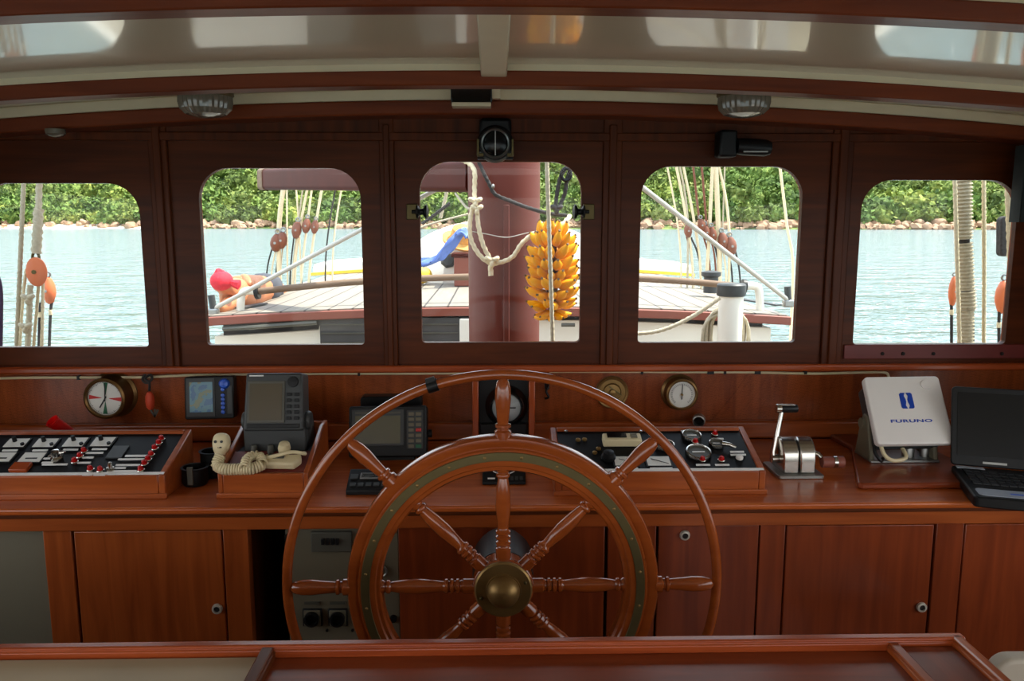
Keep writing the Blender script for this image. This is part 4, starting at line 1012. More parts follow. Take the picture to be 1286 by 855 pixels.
MB().lathe([(.018, 0), (.018, .03), (.012, .045), (.004, .048)], (pb.x+.12, 2.28, zm+.008), (0, 0, 1), 18).build('connector', 'steel_dull', t, world=True)
MB().lathe([(.014, 0), (.014, .03), (.010, .04), (.004, .042)], (pb.x+.17, 2.28, zm+.008), (0, 0, 1), 18).build('connector', 'steel_dull', t, world=True)

# -------- laptop
lw = .33
Lf, Lh = AZ(1243, 629, zc+.02), AZ(1207, 579, zc+.03)
an = math.atan2(Lh.y-Lf.y, Lh.x-Lf.x)-PI/2
t = thing('laptop', 'open black laptop with a dark screen in the far right corner of the counter', 'laptop', (Lf.x-.04+lw/2*math.cos(an), Lf.y+lw/2*math.sin(an), zc), (0, 0, an))
dpt = min(.28, (Lh-Lf).length)
MB().prism(rrect(-lw/2, lw/2, 0, dpt, .014), (0, 0, .004), (1, 0, 0), (0, 1, 0), (0, 0, 1), .028).build('base', 'black', t, bevel=.004)
MB().box((0, dpt*.62, .0325), (lw-.04, dpt*.5, .002)).build('key_well', 'black_gloss', t)
kb = MB()
for r_ in range(5):
    for c in range(14): kb.box((-lw/2+.032+c*(lw-.06)/13.2, dpt*.42+r_*dpt*.1, .0345), (.018, dpt*.075, .003))
kb.build('keyboard', 'keys', t)
MB().prism(rrect(-.15, .06, dpt*.06, dpt*.26, .012), (0, 0, .032), (1, 0, 0), (0, 1, 0), (0, 0, 1), .0015).build('palm_rest_plate', 'silver_plastic', t)
MB().box((-.06, dpt*.15, .0338), (.03, .008, .0006)).build('touchpad_mark', 'bluebtn', t)
MB().box((-lw/2+.045, dpt*.93, .0335), (.07, .018, .003)).build('hinge_cover', 'silver_plastic', t, bevel=.001)
Rl = Euler((R(-17), 0, 0)).to_matrix(); Ol = Vector((0, dpt-.004, .034))
def ltilt(mb): mb.v = [Rl @ v+Ol for v in mb.v]; return mb
sh = .225
scr = ltilt(MB().prism(rrect(-lw/2, lw/2, 0, sh, .012), (0, 0, 0), (1, 0, 0), (0, 0, 1), (0, 1, 0), .012)).build('screen_lid', 'black', t, bevel=.003)
ltilt(MB().box((0, -.001, sh*.53), (lw-.03, .003, sh-.045))).build('screen', 'grey_screen', scr)
ltilt(MB().box((-.055, -.001, .012), (.06, .002, .006))).build('maker_strip', 'steel_dull', scr)
for x in (-.14, .14): MB().lathe([(.01, 0), (.011, .004)], (x, .03, 0), (0, 0, 1), 12).build('rubber_foot', 'black', t)
for x in (-.14, .14): MB().lathe([(.01, 0), (.011, .004)], (x, dpt-.03, 0), (0, 0, 1), 12).build('rubber_foot', 'black', t)
# ================================================================== OUTSIDE: DECKHOUSE, RIGGING, BAY
def rope(pts, r, n=10, lobes=3, pitch=None, smooth=True, seg=12):
    """laid rope: a tube whose three strands twist along it"""
    P = catmull(pts, n) if smooth else [Vector(p) for p in pts]
    if lobes:
        pitch = pitch or r*9; out = [P[0]]
        step = pitch/8
        for a, b in zip(P, P[1:]):
            k = max(1, int((b-a).length/step))
            for i in range(1, k+1): out.append(a.lerp(b, i/k))
        P = out
    mb = MB(); vs, fs = [], []; s = 0; up = None; m = len(P)
    for i, p in enumerate(P):
        a = P[i-1] if i else p; b = P[i+1] if i < m-1 else p
        if i: s += (p-P[i-1]).length
        t = (b-a).normalized()
        if up is None: up = Vector((0, 1, 0)) if abs(t.y) < .9 else Vector((1, 0, 0))
        x = t.cross(up).normalized(); y = x.cross(t).normalized(); up = y
        tw = 2*PI*s/pitch if lobes else 0
        for k in range(seg):
            an = 2*PI*k/seg; rr = r*(1+.16*math.cos(3*(an-tw))) if lobes else r
            vs.append(p+(x*math.cos(an)+y*math.sin(an))*rr)
    for i in range(m-1):
        for k in range(seg): k2 = (k+1) % seg; fs.append((i*seg+k, i*seg+k2, (i+1)*seg+k2, (i+1)*seg+k))
    fs += [tuple(range(seg-1, -1, -1)), tuple((m-1)*seg+k for k in range(seg))]
    return mb.add(vs, fs)
def P3(L, Y): return [AY(x, y, Y) for x, y in L]
def drop(pts): return pts+[Vector((pts[-1].x, pts[-1].y, -.062))]
def line(name, mat, label, L, Y, r, lobes=3, group=None, cat='rope', fall=False, **kw):
    pts = [AY(q[0], q[1], q[2] if len(q) > 2 else Y) for q in L]
    if fall: pts = drop(pts)
    return solo(rope(pts, r, lobes=lobes, **kw), name, mat, label, cat, pts[0], group, smooth=70)

# ---- hull, bulwarks
hull = MB().prism([(-2.35, -8), (2.35, -8), (2.35, 9), (1.5, 12.5), (0, 15.5), (-1.5, 12.5), (-2.35, 9)], (0, 0, -1.6), (1, 0, 0), (0, 1, 0), (0, 0, 1), 1.54)
struct(hull.build('deck', 'deckplanks'))
for s, nm in ((-1, 'port'), (1, 'starboard')):
    mb = MB(); 
    path = [(-8, 2.35), (9, 2.35), (12.5, 1.5), (15.4, .04)]
    for (a, xa), (b, xb) in zip(path, path[1:]):
        mb.hexa([Vector((s*xa, a, -.06)), Vector((s*(xa+.06), a, -.06)), Vector((s*(xa+.06), a, .55)), Vector((s*xa, a, .55))], [Vector((s*xb, b, -.06)), Vector((s*(xb+.06), b, -.06)), Vector((s*(xb+.06), b, .55)), Vector((s*xb, b, .55))])
    struct(mb.build('wall_bulwark_'+nm, 'outwhite'))
# ---- deckhouse roof seen through the windows
Yr0, Yr1, hw = 5.0, 10.2, 1.86
def rz(x): return 1.075-x*x/54
def rslab(Y0, Y1, d0, d1, x0=-hw, x1=hw, n=30):
    mb = MB(); vs, fs = [], []
    for i in range(n+1):
        x = x0+(x1-x0)*i/n; z = rz(x); vs += [(x, Y0, z-d0), (x, Y1, z-d0), (x, Y1, z-d1), (x, Y0, z-d1)]
    for i in range(n):
        a, b = 4*i, 4*i+4
        for k in range(4): fs.append((a+k, a+(k+1) % 4, b+(k+1) % 4, b+k))
    fs += [(0, 1, 2, 3), (4*n+3, 4*n+2, 4*n+1, 4*n)]
    return mb.add(vs, fs)
dh = thing('deckhouse', 'long low deckhouse with a bleached planked roof ahead of the windows', 'deckhouse', (0, 7.5, -.06))
rslab(Yr0, Yr1, 0, .03).build('planked_roof', 'deckplanks', dh, world=True)
rslab(Yr0-.03, Yr0+.05, .008, .062, -hw-.02, hw+.02).build('roof_edge_board', 'roof_edge', dh, world=True, bevel=.006)
def wallz(py): return ZY(py, 5.06, 630)
zb1 = wallz(400)
rslab(5.10, 5.2, .03, .2, -1.74, 1.74).build('dark_eave_band', 'outdark', dh, world=True)  # dark band under the roof edge, eave shade put into its colour
xst = XY(402, 5.05, 410)
MB().prism([(-1.78, -.055), (1.78, -.055)]+[(x, rz(x)-.096) for x in (1.78, 1.2, .6, 0, -.5, xst)]+[(xst-.01, rz(xst)-.135), (-1.4, rz(-1.4)-.14), (-1.78, rz(1.78)-.14)], (0, 5.05, 0), (1, 0, 0), (0, 0, 1), (0, 1, 0), 4.9).build('house_side', 'outwhite', dh, world=True)
xa, xb = XY(402, 5.0, 410), XY(577, 5.0, 410)
cp = MB().b2(xa, xb, 4.99, 5.1, .55, 1.0).build('companionway', 'outdark', dh, world=True)
for z in (.78, .84, .90, .955): MB().b2(xa+.01, xb-.01, 4.984, 4.992, z, z+.008).build('louvre_slat', 'grey_dark', cp, world=True)
xa, xb = XY(577, 4.95, 410), XY(592, 4.95, 410)
MB().b2(xa, xb+.15, 4.96, 5.04, .4, wallz(398)-.0).build('white_door_post', 'outwhite', dh, world=True, bevel=.005)
a, b = AY(280, 413, 4.98), AY(398, 405, 4.98)
MB().tube([a, a.lerp(b, .5)+Vector((0, -.02, 0)), b], .014, 8).build('grab_bar', 'grey_dark', dh, world=True)
a, b = AY(705, 408, 4.98), AY(722, 408, 4.98)
MB().tube([a, b], .012, 8).build('door_handle', 'grey_dark', dh, world=True)
# ---- traveller rail over the roof
Yt = 5.22
def rail_pt(px, py): return AY(px, py, Yt)
tv = thing('traveller_rail', 'weathered round rail on white posts crossing the deckhouse roof', 'rail', (0, Yt, rz(0)))
rp = [rail_pt(323, 366), rail_pt(390, 359), rail_pt(455, 353.5), rail_pt(560, 348.5), rail_pt(640, 347), rail_pt(740, 347.5), rail_pt(806, 350), rail_pt(870, 354), rail_pt(934, 360)]
MB().tube(catmull(rp, 6), .022, 12).build('rail_tube', 'rail', tv, world=True)
for p, s in ((rp[0], -1), (rp[-1], 1)):
    MB().lathe([(.001, -.012), (.05, -.012), (.05, .012), (.001, .012)], p, (1, 0, .1*-s), 20).build('end_cap', 'black', tv, world=True)
    MB().tube(catmull([p, p+Vector((s*.06, 0, .005)), p+Vector((s*.10, 0, -.02)), Vector((p.x+s*.115, Yt, rz(p.x+s*.115)))], 8), .026, 12).build('end_post', 'outwhite', tv, world=True)
p = AY(893, 348, 6.1)
solo(MB().lathe([(.001, -.12), (.055, -.12), (.055, 0), (.075, .012), (.075, .04), (.03, .05), (.001, .05)], p, (0, 0, 1), 24), 'roof_ventilator', 'charcoal', 'small dark mushroom vent on the roof behind the rail, near the white post', 'ventilator', p)
# ---- guy rods from the roof corners
for L, lab in (([(268, 388, 5.12), (566, 228, 4.85)], 'grey guy rod rising from the left roof corner across the second window'), ([(990, 377, 5.12), (677, 135, 4.05)], 'grey guy rod falling across the fourth window to the right roof corner')):
    pts = [AY(*q) for q in L]; t = thing('guy_rod', lab, 'rod', pts[0])
    MB().tube(pts, .014, 10).build('rod', 'wire', t, world=True)
    MB().box(pts[0]+Vector((0, 0, -.02)), (.07, .05, .05)).build('deck_fitting', 'steel_dull', t, world=True, bevel=.01)
    MB().cyl(pts[0]+Vector((.0, 0, 0)), pts[0]+Vector((-.01, 0, .09)), .022, seg=12).build('pin', 'charcoal', t, world=True)
# loose strips lying on the roof corners
for L, lab in (([(300, 393), (332, 388)], 'short dark strap lying on the roof near the red bandana'), ([(930, 379), (978, 385)], 'short dark strap lying on the roof right of the white post')):
    a = AZ(L[0][0], L[0][1], 1.0); b = AZ(L[1][0], L[1][1], 1.0)
    a.z = rz(a.x)+.006; b.z = rz(b.x)+.006
    d = (b-a).normalized(); n_ = Vector((-d.y, d.x, 0))
    solo(MB().hexa([a-n_*.03, a+n_*.03, a+n_*.03+Vector((0, 0, .01)), a-n_*.03+Vector((0, 0, .01))], [b-n_*.03, b+n_*.03, b+n_*.03+Vector((0, 0, .01)), b-n_*.03+Vector((0, 0, .01))]), 'deck_strap', 'charcoal', lab, 'strap', a)
# ---- mast
mp = AY(633, 300, 4.0); mr = .178
mast = thing('mast', 'thick oxblood red mast standing in front of the middle window', 'mast', (mp.x, 4.0, -.06))
MB().lathe([(mr, .0), (mr, 6.5), (mr*.9, 9)], (0, 0, 0), (0, 0, 1), 64).build('mast_spar', 'mast', mast)
bx_ = XY(636, 3.82, 340)-mp.x
MB().b2(bx_-.014, bx_+.014, -mr-.012, -mr+.02, .0, ZY(257, 3.82)+.06).build('sail_track', 'mast', mast, bevel=.004)
MB().lathe([(.001, .0), (.24, 0), (.24, .05), (.2, .1), (.18, .1)], (0, 0, 0), (0, 0, 1), 40).build('mast_collar', 'outwhite', mast)
# ---- boom
A, B = AY(597, 221, 4.15), AY(334, 225, 6.5)
A = A+(A-B).normalized()*.0
d = (B-A).normalized(); sd = Vector((-d.y, d.x, 0)).normalized(); upv = d.cross(sd)
if upv.z < 0: upv = -upv
bt = thing('boom', 'square edged oxblood boom reaching out to the left of the mast', 'boom', A)
MB().prism(rrect(-.075, .075, -.082, .076, .03), A-d*.02, sd, upv, d, (B-A).length).build('boom_spar', 'boom', bt, world=True, smooth=50)
MB().prism(rrect(-.079, .079, -.086, .08, .03), B-d*.12, sd, upv, d, .1).build('end_band', 'rail', bt, world=True)
# ---- cream rope knotted round the mast and out to the bananas
Yk = 3.775
rp_ = [(578, 200, 3.9), (590, 206, 3.84), (596, 216, 3.8), (596, 236, 3.8), (596, 256, Yk)]
kt = thing('mast_rope', 'cream rope knotted at the left edge of the mast and looping down across it', 'rope', AY(617, 330, Yk))
def rp3(L): return [AY(q[0], q[1], q[2] if len(q) > 2 else Yk) for q in L]
rope(rp3(rp_), .0105).build('upper_strand', 'rope', kt, world=True, smooth=70)
rope(rp3([(594, 258), (590, 280), (592, 302), (603, 321), (616, 330), (630, 329), (644, 322), (655, 306), (668, 295), (680, 291, 3.7), (692, 288, 3.66), (707, 281, 3.66), (716, 271, 3.7)]), .0105).build('left_loop', 'rope', kt, world=True, smooth=70)
rope(rp3([(599, 262), (601, 285), (607, 308), (616, 326)]), .0105).build('right_loop', 'rope', kt, world=True, smooth=70)
def knot(px, py, r, Y=Yk):
    c = AY(px, py, Y); pts = [c+Vector((r*(math.sin(a)+.7*math.sin(2*a)), -.012-.35*r*math.sin(3*a), r*.8*(math.cos(a)-.7*math.cos(2*a)))) for a in [2*PI*i/24 for i in range(24)]]
    return MB().tube(pts, .0105, 8, closed=True)
knot(597, 253, .016).build('knot', 'rope', kt, world=True, smooth=70); knot(599, 262, .014).build('knot', 'rope', kt, world=True, smooth=70); knot(618, 327, .018).build('knot', 'rope', kt, world=True, smooth=70)
rope(rp3([(618, 331), (616, 338), (617, 346)]), .012).build('rope_end', 'rope', kt, world=True, smooth=70)
rope(rp3([(597, 253, 3.8), (588, 262, 3.9), (572, 243, 4.05)]), .006).build('light_tail', 'rope_grey', kt, world=True, smooth=70)
line('tarred_rope', 'rope_dark', 'dark knotted rope slung across the mast behind the cream rope', [(598, 196, 3.80), (606, 214, 3.80), (615, 232, 3.795), (622, 244, 3.79), (640, 252, 3.79), (664, 261, 3.8), (690, 268, 3.8), (716, 271, 3.8)], 3.8, .009)
p = AY(619, 234, 3.79)
solo(MB().sphere(p, (.009, .012, .012), 14, 10), 'mast_stud', 'steel_dull', 'small pale stud on the mast by the dark rope', 'stud', p)
line('mast_wire', 'wire', 'thin pale wire drooping across the mast above the bananas', [(590, 290), (612, 294), (636, 298), (660, 293), (692, 286)], 3.8, .0022, lobes=0)
t = thing('shackled_strop', 'black looped strop hanging at the upper right of the middle window', 'strop', AY(706, 240, 3.75))
for L, nm in (([(714, 203), (710, 212), (704, 222), (700, 240), (697, 262)], 'strand'), ([(716, 214), (712, 226), (709, 244), (700, 264)], 'strand')): rope(rp3([(a, b, 3.75) for a, b in L]), .009).build(nm, 'rope_dark', t, world=True, smooth=70)
c = AY(711, 219, 3.74)
MB().tube([c+Vector((.022*math.cos(2*PI*i/16), 0, .028*math.sin(2*PI*i/16))) for i in range(16)], .008, 8, closed=True).build('shackle', 'black', t, world=True)
knot(699, 262, .014, 3.75).build('knot', 'rope_dark', t, world=True, smooth=70)
# hanging line in front of the bananas
line('halyard', 'rope_grey', 'pale vertical rope hanging in front of the bananas', [(686, 150, 3.42), (687, 210, 3.42), (690, 300, 3.42), (694, 425, 3.42), (695, 470, 3.42)], 3.42, .009, fall=True)
# ---- bananas
bc0 = AY(694, 288, 3.66); bc1 = AY(694, 398, 3.66)
bb = thing('banana_bunch', 'big bunch of ripe yellow bananas hanging beside the mast', 'bananas', (bc0.x, 3.66, bc0.z))
Hb = bc0.z-bc1.z
MB().tube([(0, 0, .05), (.0, 0, -.02), (0, 0, -Hb*.6), (0, 0, -Hb*1.0)], [.011, .016, .03, .014], 10).build('stalk', 'banana_tip', bb)
def banana_mesh():
    pts = []; rs = []
    for i in range(9):
        a = i/8; pts.append((0.018+a*.09, 0, -.016*math.sin(PI*a)+.03*a)); rs.append([.009, .0155, .0205, .0225, .023, .022, .0195, .013, .006][i])
    m = MB().tube(pts, rs, 7); m.tube([(.106, 0, .029), (.115, 0, .033)], .006, 6, mi=1)
    return m
proto = banana_mesh().build('banana', ['banana', 'banana_tip'], bb, smooth=50)
first = True; rb = random.Random(3)
rows = 9
for j in range(rows):
    n = 11
    for k in range(n):
        o = proto if first else proto.copy()
        if not first: C.objects.link(o)
        first = False; o.parent = bb
        z = -.035-(Hb-.07)*j/(rows-1)+rb.uniform(-.008, .008)
        a = 2*PI*(k+.5*(j % 2))/n+rb.uniform(-.1, .1)
        taper = [.78, .95, 1, 1, 1, 1, .97, .9, .72][j]
        tilt = R([-38, -18, -6, -4, 0, 4, 8, 18, 36][j]+rb.uniform(-9, 9))
        o.location = (.012*math.cos(a), .012*math.sin(a), z); o.rotation_euler = (rb.uniform(-.5, .5), tilt, a)
        o.scale = (taper*rb.uniform(.94, 1.06),)*3
# ---- white post with coiled rope
pp = AY(917, 400, 4.3)
wp = thing('rope_post', 'white post with a black cap and a coil of rope, seen in the fourth window', 'post', (pp.x, 4.3, -.06))
zt_ = ZY(371, 4.3, 917)+.06; zt2 = ZY(357, 4.24, 917)+.06
MB().lathe([(.066, 0), (.066, zt_), (.001, zt_)], (0, 0, 0), (0, 0, 1), 36).build('post_body', 'outwhite', wp)
MB().lathe([(.001, zt_-.002), (.074, zt_-.002), (.078, zt_+.005), (.078, zt2-.008), (.07, zt2), (.001, zt2)], (0, 0, 0), (0, 0, 1), 36).build('cap', 'charcoal', wp)
cl = thing('rope_coil', 'coiled pale rope hanging on the white post with one end led to the left', 'rope', (pp.x, 4.3, zt_-.06))
for i in range(6):
    xo = .078+.012*i; ztp = zt_-.06-.075-.012*abs(i-2); zbt = ztp-.26-.02*(i % 3)
    pts = []
    for k in range(20):
        a = 2*PI*k/20; pts.append(Vector((pp.x+xo*math.copysign(abs(math.cos(a))**.7, math.cos(a)), 4.3+.02*math.cos(a)*(i % 2)+(.055 if math.sin(a) > -.6 else .02)-.012*i*.3+.03, (ztp+zbt)/2+(ztp-zbt)/2*math.copysign(abs(math.sin(a))**.7, math.sin(a)))))
    MB().tube(pts, .0085, 8, closed=True).build('rope_turn', 'rope_grey', cl, world=True, smooth=70)
rope([AY(q[0], q[1], 4.22) for q in ((904, 374), (890, 384), (870, 397), (846, 409), (825, 416), (800, 419), (770, 421))], .0105).build('rope_lead', 'rope_grey', cl, world=True, smooth=70)
# ---- things lying on the forward part of the roof
zrf = lambda x: rz(x)
mt_ = thing('sun_mattress', 'long white sun mattress with yellow edging across the forward roof', 'mattress', (.1, 9.2, 1.07))
xa, xb = XY(394, 9.0, 335), XY(869, 9.0, 333)
rslab(8.95, 9.9, -.002, -.13, xa, xb).build('mattress_body', 'tarp', mt_, world=True, bevel=.03, seg=3)
rslab(8.925, 8.949, -.004, -.036, xa-.02, xb+.02).build('yellow_edging', 'yellow', mt_, world=True)
dg = thing('upturned_dinghy', 'white upturned dinghy on the roof behind the mast', 'dinghy', (.1, 7.9, 1.07))
mb = MB(); vs, fs = [], []; n, m = 16, 20
for i in range(n+1):
    u_ = i/n; ww = 1.0*max(.02, math.sin(PI*min(1, .12+u_*.88))**.6) ; hh = .56*max(.03, math.sin(PI*min(1, .25+u_*.75)))**.5
    for k in range(m+1):
        a = PI*k/m; vs.append((ww*math.cos(a), -1.0+u_*2.0, hh*math.sin(a)**.8))
for i in range(n):
    for k in range(m): fs.append((i*(m+1)+k, i*(m+1)+k+1, (i+1)*(m+1)+k+1, (i+1)*(m+1)+k))
fs.append(tuple(range(m+1)))
mb.add(vs, fs).build('hull_shell', 'tarp', dg)
MB().tube([(-.3, -.99, .25), (-.0, -1.02, .5)], .02, 8).build('stern_batten', 'rail', dg)
MB().lathe([(.001, 0), (.07, .0), (.05, .03), (.001, .035)], (-.5, -1.0, .2), (0, -1, .2), 7).build('dark_patch', 'charcoal', dg)
# cloths and crate to the left of the mast
p = AZ(560, 329, 1.075)
cr = thing('red_crate', 'rust red crate on the roof just left of the mast', 'crate', (XY(590, 6.5, 320), 6.6, rz(0)))
MB().b2(-.13, .16, -.1, .2, 0, .24).build('crate_body', 'roof_edge', cr, bevel=.01)
MB().b2(-.15, .18, -.12, .22, .24, .27).build('crate_lid', 'boom', cr, bevel=.006)
def cloth(name, label, mat, L, w, Y, cat='cloth'):
    pts = catmull([AY(q[0], q[1], q[2]) for q in L], 8); vs, fs = [], []; nn = 9
    for i, p in enumerate(pts):
        for k in range(nn):
            q = k/(nn-1)-.5; vs.append(p+Vector((w*.35*q+.0, w*.5*q, .016*math.sin(k*2.2+i*.3)-w*.55*abs(q)*.6)))
    for i in range(len(pts)-1):
        for k in range(nn-1): fs.append((i*nn+k, i*nn+k+1, (i+1)*nn+k+1, (i+1)*nn+k))
    o = solo(MB().add(vs, fs), name, mat, label, cat, pts[0], smooth=70)
    sm = o.modifiers.new('thick', 'SOLIDIFY'); sm.thickness = .015
    return o
cloth('blue_towel', 'blue towel draped from the crate down to the roof left of the mast', 'bluecloth', [(590, 295, 6.45), (583, 288, 6.45), (572, 297, 6.42), (560, 312, 6.4), (548, 324, 6.38), (525, 329, 6.36)], .2, 6.5, 'towel')
c = AZ(556, 326, 1.10)
solo(MB().sphere((c.x, 6.75, rz(c.x)+.09), (.16, .12, .09), 18, 12), 'yellow_cushion', 'yellow', 'yellow cushion on the roof under the blue towel', 'cushion', (c.x, 6.75, rz(c.x)))
c = AY(578, 292, 6.85)
hb = MB().lathe([(.16, 0), (.165, .02), (.10, .03), (.095, .12), (.06, .15), (.001, .155)], (c.x, 6.85, c.z-.08), (0.3, -.5, 1), 24)
solo(hb, 'straw_hat', 'straw', 'straw hat on the pile left of the mast above the blue towel', 'hat', (c.x, 6.85, c.z-.08))
line('stay_line', 'rope_grey', 'pale slanting line crossing the left half of the middle window', [(520, 289, 6.6), (545, 280, 6.6), (590, 268, 6.6), (600, 264, 6.6)], 6.6, .008)
line('stay_line', 'rope_dark', 'short dark slanting line under the boom in the middle window', [(530, 281, 6.0), (548, 268, 6.0), (565, 255, 6.0)], 6.0, .012)
line('stay_line', 'rope_grey', 'pale line under the boom beside the knot in the middle window', [(553, 274, 6.2), (559, 250, 6.2), (562, 236, 6.2)], 6.2, .013)

# ---- person lying at the edge of the roof
def skin(name, J, E, rad, mat, parent, root=0, sub=2):
    me = bpy.data.meshes.new(name); me.from_pydata([tuple(j) for j in J], E, [])
    o = bpy.data.objects.new(name, me); C.objects.link(o); o.parent = parent
    s = o.modifiers.new('skin', 'SKIN'); s.use_smooth_shade = True
    sv = me.skin_vertices[0].data
    for i, r in enumerate(rad):
        sv[i].radius = r if isinstance(r, tuple) else (r, r)
        sv[i].use_root = (i == root)
    b = o.modifiers.new('sub', 'SUBSURF'); b.levels = sub; b.render_levels = sub
    me.materials.append(M[mat]); return o
base = Vector((-1.62, 6.0, rz(-1.62)))
pr = thing('person', 'sunbather with a red bandana on the head and dark shorts lying on the roof edge', 'person', base)
def pj(px, py, Y): return AY(px, py, Y)-base
J = [pj(331, 362, 6.05), pj(318, 365, 5.85), pj(300, 369, 5.60), pj(290, 368, 5.45), pj(285, 362, 5.36), pj(279, 356, 5.28), pj(276, 350, 5.25),
     pj(293, 378, 5.42), pj(284, 385, 5.26), pj(275, 388, 5.16),            # near arm
     pj(303, 359, 5.62), pj(310, 348, 5.66), pj(314, 360, 5.52),           # raised arm
     pj(338, 359, 6.3), pj(348, 361, 6.75), pj(352, 364, 7.15), pj(339, 364, 6.3), pj(352, 367, 6.7), pj(358, 368, 7.1)]
E = [(0, 1), (1, 2), (2, 3), (3, 4), (4, 5), (5, 6), (3, 7), (7, 8), (8, 9), (3, 10), (10, 11), (11, 12), (0, 13), (13, 14), (14, 15), (0, 16), (16, 17), (17, 18)]
rad = [.13, .125, .15, .12, .05, .075, .07, .06, .045, .035, .06, .05, .034, .09, .065, .04, .09, .065, .04]
skin('body', J, E, rad, 'skin', pr)
sh_ = [pj(322, 363, 5.92), pj(331, 361, 6.06), pj(338, 358.5, 6.3), pj(343, 359.5, 6.5), pj(339, 364, 6.3), pj(345, 365, 6.5)]
skin('shorts', sh_, [(0, 1), (1, 2), (2, 3), (1, 4), (4, 5)], [.145, .15, .11, .09, .11, .09], 'shorts', pr)
hd_ = pj(278.5, 354, 5.27)
bd_ = MB().sphere(hd_+Vector((0, 0, .006)), (.072, .085, .066), 20, 12)
bd_.build('bandana', 'redcloth', pr)
kn = pj(290, 357, 5.25)
MB().lathe([(.008, 0), (.025, .03), (.035, .07), (.015, .08)], hd_+Vector((.05, -.02, .0)), (1, 0, -.25), 7).build('bandana_tail', 'redcloth', pr)
MB().lathe([(.045, -.02), (.034, .012), (.010, .034)], hd_+Vector((-.012, 0, .055)), (-.35, 0, 1), 6).build('bandana_knot', 'redcloth', pr)

# ---- shrouds and blocks, second and fourth windows
def block(label, px, py, Y, w, h, mat='block_brown', group=None, tiltx=0.0):
    p = AY(px, py, Y); t = thing('pulley_block', label, 'pulley block', p, (0, tiltx, 0), group)
    MB().lathe([(.001, -h*.5), (w*.55, -h*.42), (w*.95, -h*.15), (w, .0), (w*.9, h*.22), (w*.5, h*.44), (.001, h*.5)], (0, 0, 0), (0, 0, 1), 20).build('cheek', mat, t)
    MB().tube([(w*.4*math.cos(2*PI*i/12), 0, h*.5+w*.35+w*.4*math.sin(2*PI*i/12)) for i in range(12)], w*.16, 6, closed=True).build('becket', 'steel_dull', t)
    MB().cyl((0, -w*1.06, 0), (0, w*1.06, 0), w*.22, seg=12).build('sheave_pin', 'steel_dull', t)
    return t
GL = 'rigging lines in the second window'; GR = 'rigging lines in the fourth window'
LL = 'pale rigging line in the slanting cluster seen through the second window'
YL = 7.4
def ext(L, up=190, dn=None):
    (x0, y0), (x1, y1) = L[0], L[-1]; k = (x1-x0)/(y1-y0); out = [(x0+(up-y0)*k, up)]+list(L[1:-1])+[(x1, y1)]
    if dn: out[-1] = (x1+(dn-y1)*k, dn)
    return out
for L, m, r in (([(358.5, 239), (350, 296)], 'rope', .022), ([(360.5, 266), (361.5, 365)], 'rope', .008), ([(371, 241), (375, 279)], 'rope', .008), ([(381, 239), (366, 362)], 'rope_grey', .008),
                ([(387, 239), (368, 350)], 'rope', .012), ([(392, 241), (378, 360)], 'rope', .010), ([(405, 239), (388, 352)], 'rope', .012), ([(430.6, 238), (418, 322)], 'rope', .008)):
    line('shroud_line', m, LL, ext(L), YL, r, lobes=0, group=GL, fall=True)
line('shroud_line', 'rope_dark', 'thin dark rigging line right of the pale cluster in the second window', ext([(423, 239), (409, 326)]), YL, .007, lobes=0, fall=True)
for x0, y0, x1, y1, m in ((342, 310, 334, 362, 'rope_dark'), (346, 314, 340, 366, 'rope'), (350, 314, 346, 368, 'rope_dark'), (355, 312, 352, 368, 'rope_grey'), (369, 298, 364, 366, 'rope_dark'), (374, 298, 371, 362, 'rope'), (384, 292, 379, 358, 'rope_dark'), (395, 294, 389, 352, 'rope_dark')):
    line('tackle_line', m, 'short tackle line under the brown blocks in the second window', [(x0, y0), (x1, y1)], YL, .007, lobes=0, group='tackle lines in the second window', fall=True)
for lab, px, py, w, h in (('front brown block of the lowest pair in the second window', 347, 305, .055, .17), ('rear brown block of the lowest pair in the second window', 354, 302, .05, .16), ('brown block just right of the lowest pair in the second window', 372.5, 289, .045, .16),
                          ('second brown block from the right in the second window', 384.7, 283.6, .04, .14), ('rightmost brown block in the second window', 395.4, 285, .035, .13)):
    block(lab, px, py, YL-.03, w, h, tiltx=R(10))
YR = 7.0
LR = 'pale rigging line in the fanned cluster seen through the fourth window'
for L, m, r in (([(841, 233), (855, 323)], 'rope', .008), ([(849.5, 213), (870, 340)], 'rope', .012), ([(858, 211), (880, 342)], 'rope', .012), ([(853, 215), (864, 290)], 'rope_grey', .01), ([(895, 213), (888, 345)], 'rope', .016), ([(899, 213), (903.5, 355)], 'rope', .022),
                ([(902, 213), (916, 297)], 'rope', .012), ([(910, 214), (907, 300)], 'rope_grey', .007), ([(980, 214), (988, 280), (996, 345)], 'rope', .012)):
    line('shroud_line', m, LR, ext(L), YR, r, lobes=0, group=GR, fall=True)
for L in ([(871.6, 218), (879, 284)], [(882, 218), (888, 290)]): line('brown_line', 'block_brown', 'rusty brown rigging line among the pale ones in the fourth window', ext(L), YR, .010, lobes=0, group='brown lines in the fourth window')
for x0, y0, x1, y1, m in ((862, 296, 870, 345, 'block_brown'), (868, 298, 880, 348, 'rope_dark'), (884, 298, 892, 350, 'block_brown'), (893, 300, 899, 352, 'block_brown'), (896, 302, 903, 354, 'rope_dark'), (908, 312, 912, 362, 'rope'), (914, 316, 920, 364, 'rope_dark'), (923, 312, 930, 366, 'rope_dark')):
    line('tackle_line', m, 'short tackle line under the brown blocks in the fourth window', [(x0, y0), (x1, y1)], YR, .008, lobes=0, group='tackle lines in the fourth window', fall=True)
